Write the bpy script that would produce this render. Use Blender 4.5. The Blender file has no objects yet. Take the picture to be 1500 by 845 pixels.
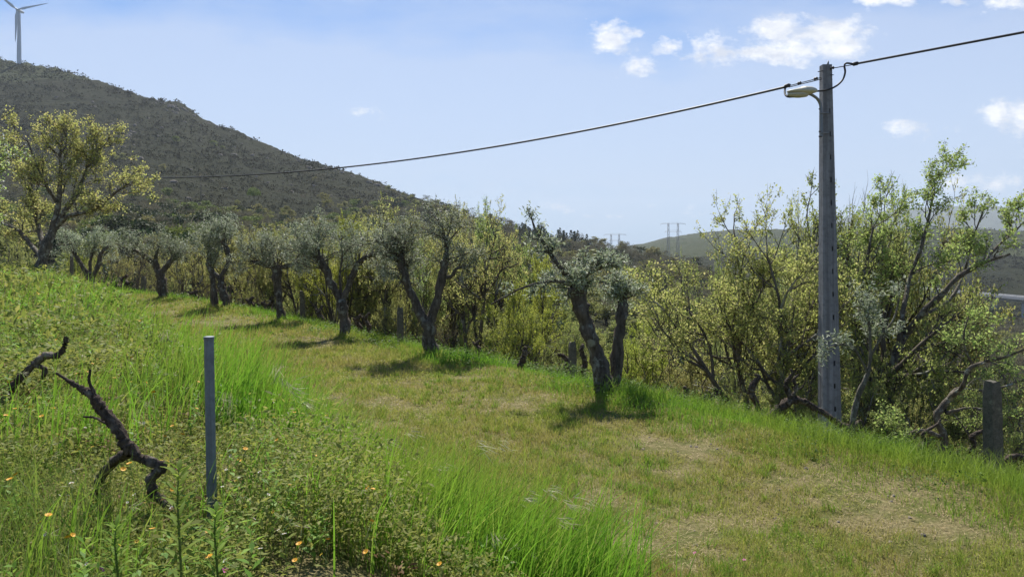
import bpy, math, random
import numpy as np
from math import radians as R

# ------------------------------------------------------------------ camera, sky, sun, exposure
F = 1050.0; HZ = 370.0                       # focal length and horizon row in photo pixels
SC = bpy.context.scene
COL = SC.collection
cam_d = bpy.data.cameras.new('camera'); cam = bpy.data.objects.new('camera', cam_d); COL.objects.link(cam)
cam_d.sensor_width = 36; cam_d.lens = 36*F/1500; cam_d.clip_start = 0.05; cam_d.clip_end = 30000
cam_d.shift_y = -(422.5-HZ)/1500
cam.rotation_euler = (R(90), 0, 0); cam.location = (0, 0, 0)
SC.camera = cam
SC.cycles.max_bounces = 12; SC.cycles.diffuse_bounces = 7
SC.view_settings.view_transform = 'Standard'; SC.view_settings.look = 'None'
SC.view_settings.exposure = 0.68; SC.view_settings.gamma = 1
SC.view_settings.use_curve_mapping = False
SUN_EL, SUN_AZ = 53.0, -8.0                  # azimuth from +Y (straight ahead), positive to the right
SKY_STR = 0.082; SUN_STR = 5.0

world = bpy.data.worlds.new('World'); SC.world = world; world.use_nodes = True
WN, WL = world.node_tree.nodes, world.node_tree.links
WN.clear()
def wn(t, **k):
    n = WN.new(t)
    for a, b in k.items(): setattr(n, a, b)
    return n
def wmath(op, a, b=None, c=None, clamp=False):
    n = wn('ShaderNodeMath', operation=op, use_clamp=clamp)
    for i, v in enumerate((a, b, c)):
        if v is None: continue
        if isinstance(v, (int, float)): n.inputs[i].default_value = v
        else: WL.new(v, n.inputs[i])
    return n.outputs[0]
sky = wn('ShaderNodeTexSky', sky_type='NISHITA', sun_disc=False)
sky.sun_elevation = R(SUN_EL); sky.sun_rotation = R(SUN_AZ)
sky.altitude = 400; sky.air_density = 1.0; sky.dust_density = 0.1; sky.ozone_density = 3.5
tc = wn('ShaderNodeTexCoord'); sep = wn('ShaderNodeSeparateXYZ'); WL.new(tc.outputs['Generated'], sep.inputs[0])
yy = wmath('MAXIMUM', sep.outputs[1], 0.02)
U = wmath('MULTIPLY', wmath('DIVIDE', sep.outputs[0], yy), F/100)     # direction as slopes, 100 px units
V = wmath('MULTIPLY', wmath('DIVIDE', sep.outputs[2], yy), F/100)
cmb = wn('ShaderNodeCombineXYZ'); WL.new(U, cmb.inputs[0]); WL.new(V, cmb.inputs[1])
def wnoise(scale, sx, sy, det=5, rough=.6, loc=(0,0,0)):
    mp = wn('ShaderNodeMapping'); mp.inputs['Scale'].default_value = (sx, sy, 1); mp.inputs['Location'].default_value = loc
    mp.inputs['Rotation'].default_value = (0, 0, R(-9))
    WL.new(cmb.outputs[0], mp.inputs[0])
    n = wn('ShaderNodeTexNoise'); n.inputs['Scale'].default_value = scale; n.inputs['Detail'].default_value = det
    n.inputs['Roughness'].default_value = rough
    WL.new(mp.outputs[0], n.inputs['Vector']); return n.outputs['Fac']
blobs = [(898,57,50,34,1),(935,97,44,20,.8),(980,70,32,18,.85),(1052,74,62,26,1.05),(1140,42,62,30,1.1),(1215,47,86,32,1.1),(1140,76,100,24,1.1),(1228,73,66,24,1.1),
         (1305,0,50,16,.95),(1402,2,26,13,.8),(1490,172,72,34,.9),(1345,187,62,19,.6),(1455,272,90,20,.6),(1490,6,60,16,.8),
         (812,304,38,9,.55),(890,316,26,7,.55),(1000,308,55,9,.4),(1420,300,40,12,.45),(540,165,40,11,.2),(1290,20,30,10,.2)]
acc = None
for (cx, cy, rx, ry, a) in blobs:
    du = wmath('DIVIDE', wmath('SUBTRACT', U, (cx-750)/100), rx/100)
    dv = wmath('DIVIDE', wmath('SUBTRACT', V, (HZ-cy)/100), ry/100)
    q = wmath('SUBTRACT', 1.0, wmath('SQRT', wmath('ADD', wmath('MULTIPLY', du, du), wmath('MULTIPLY', dv, dv))))
    q = wmath('MULTIPLY', q, a)
    acc = q if acc is None else wmath('MAXIMUM', acc, q)
nz = wnoise(1.9, 1, 1.7, 9, .66)
den = wmath('ADD', wmath('MAXIMUM', acc, -1.0), wmath('MULTIPLY', wmath('SUBTRACT', nz, .53), 3.1))
cum = wmath('MULTIPLY', wmath('SMOOTH_MIN', wmath('MAXIMUM', wmath('SUBTRACT', den, .10), 0.0), .70, .1), 1.75, clamp=True)
cum = wmath('MULTIPLY', cum, wmath('GREATER_THAN', sep.outputs[1], 0.03))
ci1 = wnoise(.22, .8, 2.2, 4, .5, (3, 1, 0)); ci2 = wnoise(.9, .6, 1.9, 6, .6, (7, 2, 0))
band = wmath('MULTIPLY', wmath('SUBTRACT', 1.0, wmath('ABSOLUTE', wmath('DIVIDE', wmath('SUBTRACT', V, 2.0), 1.9))), .55)
cir = wmath('ADD', wmath('ADD', wmath('MULTIPLY', ci1, 1.1), wmath('MULTIPLY', ci2, .55)), wmath('MAXIMUM', band, -.2))
cir = wmath('MULTIPLY', wmath('MINIMUM', wmath('SUBTRACT', cir, .65, clamp=True), .44), 1.3, clamp=True)
m0 = wn('ShaderNodeMix', data_type='RGBA'); WL.new(wmath('MULTIPLY', wmath('SUBTRACT', 1.0, wmath('MULTIPLY', V, .30), clamp=True), .85), m0.inputs[0]); mt = wn('ShaderNodeMix', data_type='RGBA', blend_type='MULTIPLY'); mt.inputs[0].default_value = 1; mt.inputs[7].default_value = (.74, .86, 1.0, 1); WL.new(sky.outputs[0], mt.inputs[6]); WL.new(mt.outputs[2], m0.inputs[6]); m0.inputs[7].default_value = (3.0, 4.3, 6.3, 1)
m1 = wn('ShaderNodeMix', data_type='RGBA'); WL.new(cir, m1.inputs[0]); WL.new(m0.outputs[2], m1.inputs[6]); m1.inputs[7].default_value = (5.3, 5.9, 7.1, 1)
m2 = wn('ShaderNodeMix', data_type='RGBA'); WL.new(cum, m2.inputs[0]); WL.new(m1.outputs[2], m2.inputs[6])
mc = wn('ShaderNodeMix', data_type='RGBA'); WL.new(wmath('MULTIPLY', wmath('SUBTRACT', wnoise(1.9, 1, 1.7, 5, .6, (.10, .16, 0)), .38), 4.0, clamp=True), mc.inputs[0])
mc.inputs[6].default_value = (5.6, 6.0, 6.9, 1); mc.inputs[7].default_value = (8.6, 8.7, 8.9, 1); WL.new(mc.outputs[2], m2.inputs[7])
bg = wn('ShaderNodeBackground'); bg.inputs[1].default_value = SKY_STR; WL.new(m2.outputs[2], bg.inputs[0])
wo = wn('ShaderNodeOutputWorld'); WL.new(bg.outputs[0], wo.inputs[0])

sd = bpy.data.lights.new('sun', 'SUN'); sun = bpy.data.objects.new('sun', sd); COL.objects.link(sun)
sd.energy = SUN_STR; sd.angle = R(.6); sd.color = (1, .95, .86)
sun.rotation_euler = (-R(90-SUN_EL), 0, -R(SUN_AZ))       # light travels from ahead and above towards the camera

# ------------------------------------------------------------------ helpers
rng = np.random.default_rng(7)
def P(px, py, d): return np.array([(px-750)/F*d, d, (HZ-py)/F*d])
def tag(o, label=None, cat=None, group=None, kind=None):
    if label: o['label'] = label
    if cat: o['category'] = cat
    if group: o['group'] = group
    if kind: o['kind'] = kind
    return o
def mesh_np(name, V, quads=None, tris=None, smooth=False, attr=None):
    me = bpy.data.meshes.new(name)
    V = np.asarray(V, dtype=np.float32)
    q = np.zeros((0, 4), int) if quads is None or len(quads) == 0 else np.asarray(quads, int)
    t = np.zeros((0, 3), int) if tris is None or len(tris) == 0 else np.asarray(tris, int)
    nl = q.size + t.size
    me.vertices.add(len(V)); me.vertices.foreach_set('co', V.ravel())
    me.loops.add(nl); me.loops.foreach_set('vertex_index', np.concatenate([q.ravel(), t.ravel()]).astype(np.int32))
    me.polygons.add(len(q)+len(t))
    st = np.concatenate([np.arange(len(q))*4, q.size+np.arange(len(t))*3]).astype(np.int32)
    me.polygons.foreach_set('loop_start', st)
    me.update(calc_edges=True)
    if smooth: me.polygons.foreach_set('use_smooth', np.ones(len(me.polygons), bool))
    if attr is not None:
        a = me.attributes.new('tint', 'FLOAT', 'POINT'); a.data.foreach_set('value', np.asarray(attr, np.float32))
    me.validate()
    return me
def obj(name, me, mats, parent=None, loc=None):
    o = bpy.data.objects.new(name, me); COL.objects.link(o)
    if not isinstance(mats, (list, tuple)): mats = [mats]
    if me is not None and len(me.materials) == 0:
        for m in mats: me.materials.append(m)
    if parent is not None: o.parent = parent
    if loc is not None: o.location = loc
    return o
def empty(name, loc, rz=0):
    o = bpy.data.objects.new(name, None); COL.objects.link(o); o.location = loc; o.rotation_euler = (0, 0, rz)
    o.empty_display_size = .2
    return o
def hash2(i, j, s=0):
    n = (i*374761393 + j*668265263 + s*1442695041) & 0xffffffff
    n = ((n ^ (n >> 13))*1274126177) & 0xffffffff
    return ((n ^ (n >> 16)) & 0xffff)/65535.0
def vnoise(x, y, s=0):
    x = np.asarray(x, float); y = np.asarray(y, float)
    i = np.floor(x).astype(np.int64); j = np.floor(y).astype(np.int64)
    fx = x-i; fy = y-j; fx = fx*fx*(3-2*fx); fy = fy*fy*(3-2*fy)
    a = hash2(i, j, s); b = hash2(i+1, j, s); c = hash2(i, j+1, s); d = hash2(i+1, j+1, s)
    return (a*(1-fx)+b*fx)*(1-fy)+(c*(1-fx)+d*fx)*fy
def fbm(x, y, o=4, s=0):
    r = 0; a = .5; f = 1
    for k in range(o): r = r+a*(vnoise(x*f, y*f, s+k)-.5); a *= .5; f *= 2.03
    return r
def sstep(a, b, x):
    t = np.clip((x-a)/(b-a), 0, 1); return t*t*(3-2*t)
def unit(v):
    v = np.asarray(v, float); return v/(np.linalg.norm(v, axis=-1, keepdims=True)+1e-9)

# ------------------------------------------------------------------ terrain
ROW = np.array([(14, -14), (9, -1), (4.6, 7), (1.6, 12), (-1.9, 17), (-5, 21.5), (-8.4, 26), (-12.3, 31), (-17, 35.3), (-23.6, 40.5), (-34, 47), (-70, 66)], float)
def rowdist(x, y):
    """signed distance from the olive row: positive on the track side"""
    x = np.asarray(x, float); y = np.asarray(y, float)
    best = np.full(x.shape, 1e9); sg = np.ones(x.shape)
    for k in range(len(ROW)-1):
        a, b = ROW[k], ROW[k+1]; d = b-a; L2 = d@d
        t = np.clip(((x-a[0])*d[0]+(y-a[1])*d[1])/L2, 0, 1)
        qx = x-(a[0]+t*d[0]); qy = y-(a[1]+t*d[1])
        dd = np.hypot(qx, qy); cr = d[0]*qy-d[1]*qx
        m = dd < best; best = np.where(m, dd, best); sg = np.where(m, np.where(cr > 0, 1, -1), sg)
    return best*sg
def nearz(x, y, uu=None):
    u = rowdist(x, y) if uu is None else uu
    base = np.interp(y, [-5, 0, 12, 22, 30, 40, 60], [-2.3, -2.32, -2.42, -2.56, -2.42, -2.12, -1.5])
    tr = base + .035*np.sin(u*1.9)*sstep(0, 1, u) + .06*fbm(x*.8, y*.8, 3, 5)
    tr = tr + .10*sstep(.9, -.2, u)*sstep(-2.5, -.4, u)
    yb = np.clip(y, 0, 60)
    bank = -1.62+.026*yb+.030*np.clip(u-7, 0, 25)+.16*fbm(x*.6, y*.6, 4, 9)
    edge = 4.9+.5*fbm(x*.25, y*.25, 2, 3)*2
    z = tr+(bank-tr)*sstep(edge-.3, edge+1.7, u)
    dn = np.clip(-u, 0, None)
    zr = -.21*np.clip(dn, 0, 3)-.36*np.clip(dn-3, 0, 18)-.20*np.clip(dn-21, 0, 60)
    return z+zr+sstep(2, 8, dn)*.5*fbm(x*.2, y*.2, 3, 11)
sk1 = np.array([(-900,30),(-500,40),(-300,46),(0,86),(75,101),(150,119),(200,137),(245,150),(262,153),(300,176),(350,195),(400,215),(450,235),(500,249),(550,267),(600,285),(650,301),(700,320),(760,340),(800,352),(850,359),(900,367),(950,378),(1000,392),(1050,405),(1100,418),(1200,440),(1300,452),(1400,459),(1500,464),(1900,470),(3000,470)], float)
Dk = np.array([(-900,930),(0,930),(300,800),(600,650),(800,500),(950,400),(1100,350),(1300,380),(1500,430),(3000,430)], float)
Bk = np.array([(-900,380),(0,383),(300,392),(600,432),(900,485),(1200,525),(1500,560),(3000,600)], float)
sk2 = np.array([(-900,420),(700,400),(860,372),(930,359),(970,350),(1010,343),(1060,338),(1150,336),(1250,334),(1350,332),(1420,334),(1500,338),(1700,330),(3000,330)], float)
D2k = np.array([(-900,2600),(950,2300),(1200,1700),(1500,1250),(3000,1200)], float)
sk3 = np.array([(-900,366),(600,366),(760,362),(850,360),(930,362),(1000,352),(1200,330),(1300,306),(1400,302),(1460,297),(1500,303),(1700,300),(3000,310)], float)
def farz(x, y):
    y = np.maximum(y, 20.0); c = 750+F*x/y; c = np.clip(c, -900, 3000)
    S = np.interp(c, *sk1.T); D = np.interp(c, *Dk.T); B = np.interp(c, *Bk.T)
    t = np.clip((y-110)/(D-110), 0, 1)
    py = B+(S-B)*t**.85
    h1 = (HZ-py)/F*np.minimum(y, D)
    h1 = h1-np.maximum(y-D, 0)*.35
    D2 = np.interp(c, *D2k.T); S2 = np.interp(c, *sk2.T)
    V0 = 520.0; t2 = np.clip((y-V0)/(D2-V0), 0, 1)
    z0 = -42.0; z2 = (HZ-S2)/F*D2
    h2 = np.where(y > V0, z0+(z2-z0)*t2**.8, -400)-np.maximum(y-D2, 0)*.2
    D3 = 7000.0; S3 = np.interp(c, *sk3.T); t3 = np.clip((y-4200)/(D3-4200), 0, 1)
    h3 = np.where(y > 4200, -60+((HZ-S3)/F*D3+60)*t3, -400)-np.maximum(y-D3, 0)*.3
    fl = np.interp(y, [100, 400, 5000], [-42, -43, -60])
    h1 = np.where((y > D), np.maximum(h1, fl), h1)
    return np.maximum(np.maximum(h1, h2), np.maximum(h3, fl))
def H(x, y):
    x = np.asarray(x, float); y = np.asarray(y, float)
    n = nearz(x, y)
    f = farz(x, y)
    w = sstep(50, 115, y)
    r = np.maximum(y, 1)
    rel = sstep(120, 300, r)*r*(.008*fbm(x/90, y/90, 4, 21)+.0035*fbm(x/22, y/22, 3, 31))*sstep(9000, 5000, r)
    rel = rel + sstep(200, 500, r)*np.where(r < 1000, 1, 0)*1.6*np.clip(fbm(x/14, y/14, 3, 41)-.03, 0, 1)*4
    rel = rel + 5.0*np.exp(-(((x+370)/28)**2+((y-812)/60)**2))
    return n*(1-w)+f*w+rel
def Hs(x, y): return float(H(np.array([x]), np.array([y]))[0])
def on(px, d):
    x = (px-750)/F*d; return np.array([x, d, Hs(x, d)])
def find_depth(px, py, d0=60, d1=3000):
    d = np.geomspace(d0, d1, 900); x = (px-750)/F*d; z = H(x, d)
    row = HZ-F*z/d; k = np.where(row <= py)[0]
    return float(d[k[0]]) if len(k) else d1

def polar_sheet(name, radii, mat):
    s = np.concatenate([np.linspace(-176, -62, 20), np.linspace(-60, 60, 560), np.linspace(62, 176, 20), [180.0]])
    a = np.radians(s)
    Rr, A = np.meshgrid(radii, a, indexing='ij')
    X = Rr*np.sin(A); Y = Rr*np.cos(A)
    Z = H(X, np.where(Y > 0, Y, Y)); n, m = X.shape
    V = np.stack([X, Y, Z], -1).reshape(-1, 3)
    i, j = np.meshgrid(np.arange(n-1), np.arange(m), indexing='ij'); j2 = (j+1) % m
    q = np.stack([i*m+j, (i+1)*m+j, (i+1)*m+j2, i*m+j2], -1).reshape(-1, 4)
    me = mesh_np(name, V, q[:, ::-1], smooth=True)
    o = obj(name, me, mat); o['kind'] = 'structure'; return o

# ------------------------------------------------------------------ materials
class NT:
    def __init__(s, name):
        s.m = bpy.data.materials.new(name); s.m.use_nodes = True; s.n = s.m.node_tree.nodes; s.l = s.m.node_tree.links; s.n.clear()
        s.out = s.n.new('ShaderNodeOutputMaterial')
    def node(s, t, ins=None, **k):
        n = s.n.new(t)
        for a, b in k.items(): setattr(n, a, b)
        for a, b in (ins or {}).items(): s.set(n.inputs[a], b)
        return n
    def set(s, sock, v):
        if hasattr(v, 'links') or isinstance(v, bpy.types.NodeSocket): s.l.new(v, sock)
        else: sock.default_value = v
    def noise(s, scale, det=4, rough=.55, vec=None, w=0):
        n = s.node('ShaderNodeTexNoise', {'Scale': scale, 'Detail': det, 'Roughness': rough})
        if vec is None:
            if not hasattr(s, '_tc'): s._tc = s.node('ShaderNodeTexCoord')
            vec = s._tc.outputs['Object']
        s.l.new(vec, n.inputs['Vector']); return n.outputs['Fac']
    def ramp(s, fac, stops, interp='LINEAR'):
        n = s.node('ShaderNodeValToRGB'); n.color_ramp.interpolation = interp
        e = n.color_ramp.elements
        while len(e) < len(stops): e.new(.5)
        for k, (p, c) in enumerate(stops): e[k].position = p; e[k].color = (*c, 1) if len(c) == 3 else c
        s.set(n.inputs[0], fac); return n.outputs[0]
    def math(s, op, a, b=0.0, clamp=False):
        n = s.node('ShaderNodeMath', operation=op, use_clamp=clamp); s.set(n.inputs[0], a); s.set(n.inputs[1], b); return n.outputs[0]
    def mix(s, f, a, b, bt='MIX'):
        n = s.node('ShaderNodeMix', data_type='RGBA', blend_type=bt)
        s.set(n.inputs[0], f); s.set(n.inputs[6], a if not (isinstance(a, tuple) and len(a) == 3) else (*a, 1)); s.set(n.inputs[7], b if not (isinstance(b, tuple) and len(b) == 3) else (*b, 1)); return n.outputs[2]
    def bump(s, h, st=.5, dist=.02):
        return s.node('ShaderNodeBump', {'Height': h, 'Strength': st, 'Distance': dist}).outputs[0]
    def bsdf(s, col, rough=.8, spec=.3, normal=None, metal=0.0):
        n = s.node('ShaderNodeBsdfPrincipled', {'Roughness': rough, 'Specular IOR Level': spec, 'Metallic': metal})
        s.set(n.inputs['Base Color'], col if not (isinstance(col, tuple) and len(col) == 3) else (*col, 1))
        if normal is not None: s.l.new(normal, n.inputs['Normal'])
        return n.outputs[0]
    def done(s, sh): s.l.new(sh, s.out.inputs[0]); return s.m

def leaf_mat(name, cols, transl=.45, rough=.5, spec=.35, tcol=None, patch=None, gain=1.0, tint=None):
    """cols: ramp picked at random per leaf; transl: share of light let through"""
    t = NT(name)
    g = t.node('ShaderNodeNewGeometry')
    c = t.ramp(g.outputs['Random Per Island'], [((i+.0)/max(1, len(cols)-1), k) for i, k in enumerate(cols)])
    oi = t.node('ShaderNodeObjectInfo')
    hs = t.node('ShaderNodeHueSaturation', {'Saturation': 1.0})
    t.l.new(c, hs.inputs['Color'])
    t.set(hs.inputs['Hue'], t.math('ADD', t.math('MULTIPLY', oi.outputs['Random'], .024), .488))
    t.set(hs.inputs['Value'], t.math('ADD', t.math('MULTIPLY', oi.outputs['Random'], .30*gain), .85*gain))
    c = hs.outputs[0]
    if tint:                                # merged woods carry a per-tree attribute
        at = t.node('ShaderNodeAttribute', attribute_name='tint')
        c = t.mix(at.outputs['Fac'], c, t.mix(.75, c, tint))
    if patch:
        gp = t.node('ShaderNodeNewGeometry')
        nz = t.noise(patch[0], 3, .6, gp.outputs['Position'])
        f = t.ramp(nz, [(.38, (0, 0, 0)), (.62, (1, 1, 1))])
        c = t.mix(f, c, t.mix(.75, c, patch[1]))
    p = t.bsdf(c, rough, spec)
    tr = t.node('ShaderNodeBsdfTranslucent')
    if tcol: t.set(tr.inputs[0], t.mix(1.0, c, (*tcol, 1), 'MULTIPLY'))
    else: t.set(tr.inputs[0], c)
    mx = t.node('ShaderNodeMixShader', {0: transl}); t.l.new(p, mx.inputs[1]); t.l.new(tr.outputs[0], mx.inputs[2])
    return t.done(mx.outputs[0])

def bark_mat(name, a, b, c=None, scale=14, lich=.60):
    t = NT(name); tcn = t.node('ShaderNodeTexCoord')
    mp = t.node('ShaderNodeMapping', {'Scale': (1, 1, .28)}); t.l.new(tcn.outputs['Object'], mp.inputs[0])
    n1 = t.noise(scale, 6, .7, mp.outputs[0]); n2 = t.noise(5, 4, .65)
    col = t.ramp(n1, [(.32, a), (.68, b)])
    if c: col = t.mix(t.ramp(n2, [(lich-.05, (0, 0, 0)), (lich+.06, (1, 1, 1))]), col, c)
    return t.done(t.bsdf(col, .9, .15, t.bump(n1, .9, .03)))

M = {}
M['bark_olive'] = bark_mat('olive_bark', (.035, .027, .02), (.15, .125, .10), (.24, .24, .20), 12, .60)
M['bark_oak'] = bark_mat('oak_bark', (.045, .038, .030), (.17, .145, .115), (.30, .30, .25), 14, .58)
M['bark_twig'] = bark_mat('twig_bark', (.07, .055, .045), (.17, .14, .11), None, 20)
M['bark_vine'] = bark_mat('vine_bark', (.018, .014, .011), (.13, .10, .078), (.24, .21, .17), 30, .60)
M['bark_sapling'] = bark_mat('sapling_bark', (.06, .055, .042), (.16, .145, .115), (.26, .26, .22), 16, .58)

M['oak'] = leaf_mat('oak_leaf', [(.33, .37, .10), (.45, .48, .14), (.37, .43, .11), (.49, .45, .19), (.45, .50, .17)], .62, .6, .2)
M['oak_gold'] = leaf_mat('golden_oak_leaf', [(.41, .43, .12), (.48, .46, .14), (.38, .42, .12), (.50, .42, .19), (.46, .50, .16)], .60, .6, .2)
M['oak_green'] = leaf_mat('fresh_green_oak_leaf', [(.26, .35, .09), (.36, .45, .13), (.31, .37, .11), (.42, .44, .17)], .60, .6, .2)
M['lime'] = leaf_mat('lime_green_leaf', [(.33, .40, .06), (.42, .46, .08), (.40, .40, .09)], .58, .6, .2)
M['olive'] = leaf_mat('olive_leaf', [(.15, .19, .09), (.24, .29, .15), (.36, .40, .27), (.50, .53, .43), (.20, .25, .11)], .42, .5, .3)
M['white_blossom'] = leaf_mat('white_blossom', [(.75, .75, .7), (.8, .8, .74)], .35, .6, .2)
M['far_oak'] = leaf_mat('distant_oak_leaf', [(.17, .20, .06), (.23, .26, .08), (.27, .28, .10), (.20, .24, .07)], .5, .6, .15, tint=(.20, .17, .07))
M['far_bare'] = leaf_mat('distant_bare_twig', [(.16, .145, .10), (.20, .18, .125), (.14, .13, .08)], .3, .8, .1, tint=(.10, .09, .05))
M['far_dark'] = leaf_mat('distant_evergreen_leaf', [(.030, .052, .02), (.048, .078, .028), (.038, .066, .03)], .3, .6, .2, tint=(.05, .06, .02))
M['far_lime'] = leaf_mat('distant_bright_leaf', [(.12, .16, .035), (.15, .18, .04)], .35, .6, .15)
M['heath'] = leaf_mat('heath_leaf', [(.028, .036, .013), (.042, .048, .018), (.024, .032, .011), (.056, .054, .027)], .2, .85, .05, patch=(.012, (.045, .036, .022)))

def ground_mat():
    t = NT('ground_soil'); g = t.node('ShaderNodeNewGeometry'); pos = g.outputs['Position']
    big = t.noise(.55, 4, .6, pos); mid = t.noise(3.2, 5, .65, pos); fine = t.noise(38, 4, .7, pos)
    thatch = t.ramp(fine, [(.25, (.085, .07, .03)), (.5, (.19, .16, .075)), (.75, (.31, .27, .14))])
    moss = t.ramp(fine, [(.3, (.045, .06, .014)), (.7, (.12, .14, .03))])
    c = t.mix(t.ramp(mid, [(.45, (0, 0, 0)), (.70, (1, 1, 1))]), thatch, moss)
    soil = t.ramp(mid, [(.35, (.12, .09, .05)), (.7, (.21, .165, .095))])
    c = t.mix(t.ramp(big, [(.60, (0, 0, 0)), (.68, (1, 1, 1))]), c, soil)
    return t.done(t.bsdf(c, .95, .1, t.bump(fine, .9, .03)))
def hill_mat(name, cols, rock):
    t = NT(name); g = t.node('ShaderNodeNewGeometry'); pos = g.outputs['Position']
    a = t.noise(.011, 5, .62, pos); b = t.noise(.09, 5, .7, pos); c3 = t.noise(.5, 4, .75, pos)
    mp = t.node('ShaderNodeMapping', {'Rotation': (0, 0, R(20)), 'Scale': (.6, .6, 3.0)}); t.l.new(pos, mp.inputs[0])
    st = t.noise(.10, 5, .7, mp.outputs[0])
    base = t.ramp(a, [(.3, cols[0]), (.5, cols[1]), (.7, cols[2])])
    base = t.mix(t.ramp(b, [(.42, (0, 0, 0)), (.62, (1, 1, 1))]), base, cols[3])
    base = t.mix(t.math('MULTIPLY', t.ramp(c3, [(.35, (1, 1, 1)), (.60, (0, 0, 0))]), .55), base, tuple(k*.45 for k in cols[0]))
    base = t.mix(t.ramp(st, [(.66, (0, 0, 0)), (.73, (1, 1, 1))]), base, rock)
    return t.done(t.bsdf(base, .95, .05, t.bump(t.math('ADD', c3, t.math('MULTIPLY', b, 2.5)), 1.0, 2.2)))
M['ground'] = ground_mat()
M['hill'] = hill_mat('heath_slope', [(.013, .016, .007), (.027, .031, .013), (.040, .038, .020), (.044, .047, .021)], (.12, .11, .095))
M['hill2'] = hill_mat('distant_slope', [(.045, .065, .022), (.062, .075, .034), (.060, .082, .030), (.078, .08, .042)], (.16, .14, .11))

# ------------------------------------------------------------------ terrain sheets
polar_sheet('ground', np.geomspace(.4, 62, 230), M['ground'])
polar_sheet('hillside', np.concatenate([np.geomspace(62, 1000, 300)]), M['hill'])
polar_sheet('distant_hills', np.geomspace(1000, 8200, 110), M['hill2'])

# ------------------------------------------------------------------ grass and weeds (stuff)
def scatter(n, r0, r1, p, ang=38.5, seed=0):
    g = np.random.default_rng(seed)
    k = 2-p; s = g.random(n)
    r = (r0**k+s*(r1**k-r0**k))**(1/k) if abs(k) > 1e-6 else r0*(r1/r0)**s
    a = np.radians(g.uniform(-ang, ang, n))
    x = r*np.sin(a); y = r*np.cos(a)
    return x, y, rowdist(x, y), r, g
def edgeu(x, y): return 4.9+.5*fbm(x*.25, y*.25, 2, 3)*2
def blades(name, x, y, h, w, bend, mat, segs=2, g=None, z=None, leandir=None, tipw=.12):
    n = len(x); g = g or rng
    z = H(x, y)-.01 if z is None else z
    a = g.uniform(0, 2*np.pi, n); side = np.stack([np.cos(a), np.sin(a), np.zeros(n)], 1)
    b = g.uniform(0, 2*np.pi, n) if leandir is None else leandir+g.normal(0, .7, n)
    ld = np.stack([np.cos(b), np.sin(b), np.zeros(n)], 1)
    base = np.stack([x, y, z], 1); up = np.array([0, 0, 1.0])
    V = np.zeros((n, segs+1, 2, 3))
    for k in range(segs+1):
        t = k/segs
        c = base+up*(h*(t-.42*bend*t*t))[:, None]+ld*(h*bend*t*t*.95)[:, None]
        ww = (w*(1-(1-tipw)*t**1.6)*.5)[:, None]
        V[:, k, 0] = c-side*ww; V[:, k, 1] = c+side*ww
    idx = np.arange(n)[:, None]*(segs+1)*2
    q = np.concatenate([np.stack([idx[:, 0]+k*2, idx[:, 0]+k*2+1, idx[:, 0]+k*2+3, idx[:, 0]+k*2+2], 1) for k in range(segs)])
    return V.reshape(-1, 3), q
def leafquads(C, D, N, L, W, fold=.15):
    """diamond leaves: base C, direction D, normal N"""
    S = unit(np.cross(D, N)); L = np.asarray(L)[:, None]; W = np.asarray(W)[:, None]
    a = C; c = C+D*L; m = C+D*L*.45+N*W*fold
    V = np.stack([a, m-S*W*.5, c, m+S*W*.5], 1).reshape(-1, 3)
    i = np.arange(len(C))*4
    return V, np.stack([i, i+1, i+2, i+3], 1)
def stuff(name, V, q, mat, label, cat):
    o = obj(name, mesh_np(name, V, q), mat); return tag(o, label, cat, kind='stuff')
def join(parts):
    Vs, qs, off = [], [], 0
    for V, q in parts: Vs.append(V); qs.append(q+off); off += len(V)
    return np.concatenate(Vs), np.concatenate(qs)

M['turf'] = leaf_mat('short_turf_blade', [(.19, .25, .035), (.27, .32, .045), (.33, .35, .06), (.40, .38, .12), (.25, .34, .05)], .5, .6, .2, patch=(.9, (.33, .28, .09)))
M['lush'] = leaf_mat('lush_verge_blade', [(.10, .22, .018), (.15, .31, .025), (.21, .37, .035), (.12, .25, .02), (.17, .33, .03), (.19, .34, .03), (.32, .36, .08)], .5, .55, .22, patch=(.35, (.22, .28, .04)))
M['tallg'] = leaf_mat('tall_grass_blade', [(.12, .21, .035), (.19, .30, .045), (.28, .34, .06), (.12, .19, .035), (.24, .22, .08)], .48, .55, .22)
M['straw'] = leaf_mat('dry_straw', [(.40, .30, .15), (.50, .40, .22), (.30, .21, .11)], .2, .6, .2)
M['seed'] = leaf_mat('silvery_seed_head', [(.34, .32, .18), (.44, .41, .26), (.27, .29, .13)], .4, .5, .3)
M['weed'] = leaf_mat('weed_leaf', [(.10, .18, .03), (.17, .27, .04), (.24, .33, .055), (.33, .33, .08), (.13, .22, .035), (.40, .40, .12)], .5, .6, .2, patch=(.8, (.31, .32, .08)))
M['weed_dark'] = leaf_mat('clover_leaf', [(.06, .125, .018), (.09, .17, .022), (.14, .24, .035)], .5, .6, .2)
M['brownstalk'] = leaf_mat('dry_brown_stalk', [(.12, .075, .035), (.18, .11, .05)], .1, .7, .1)

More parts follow.
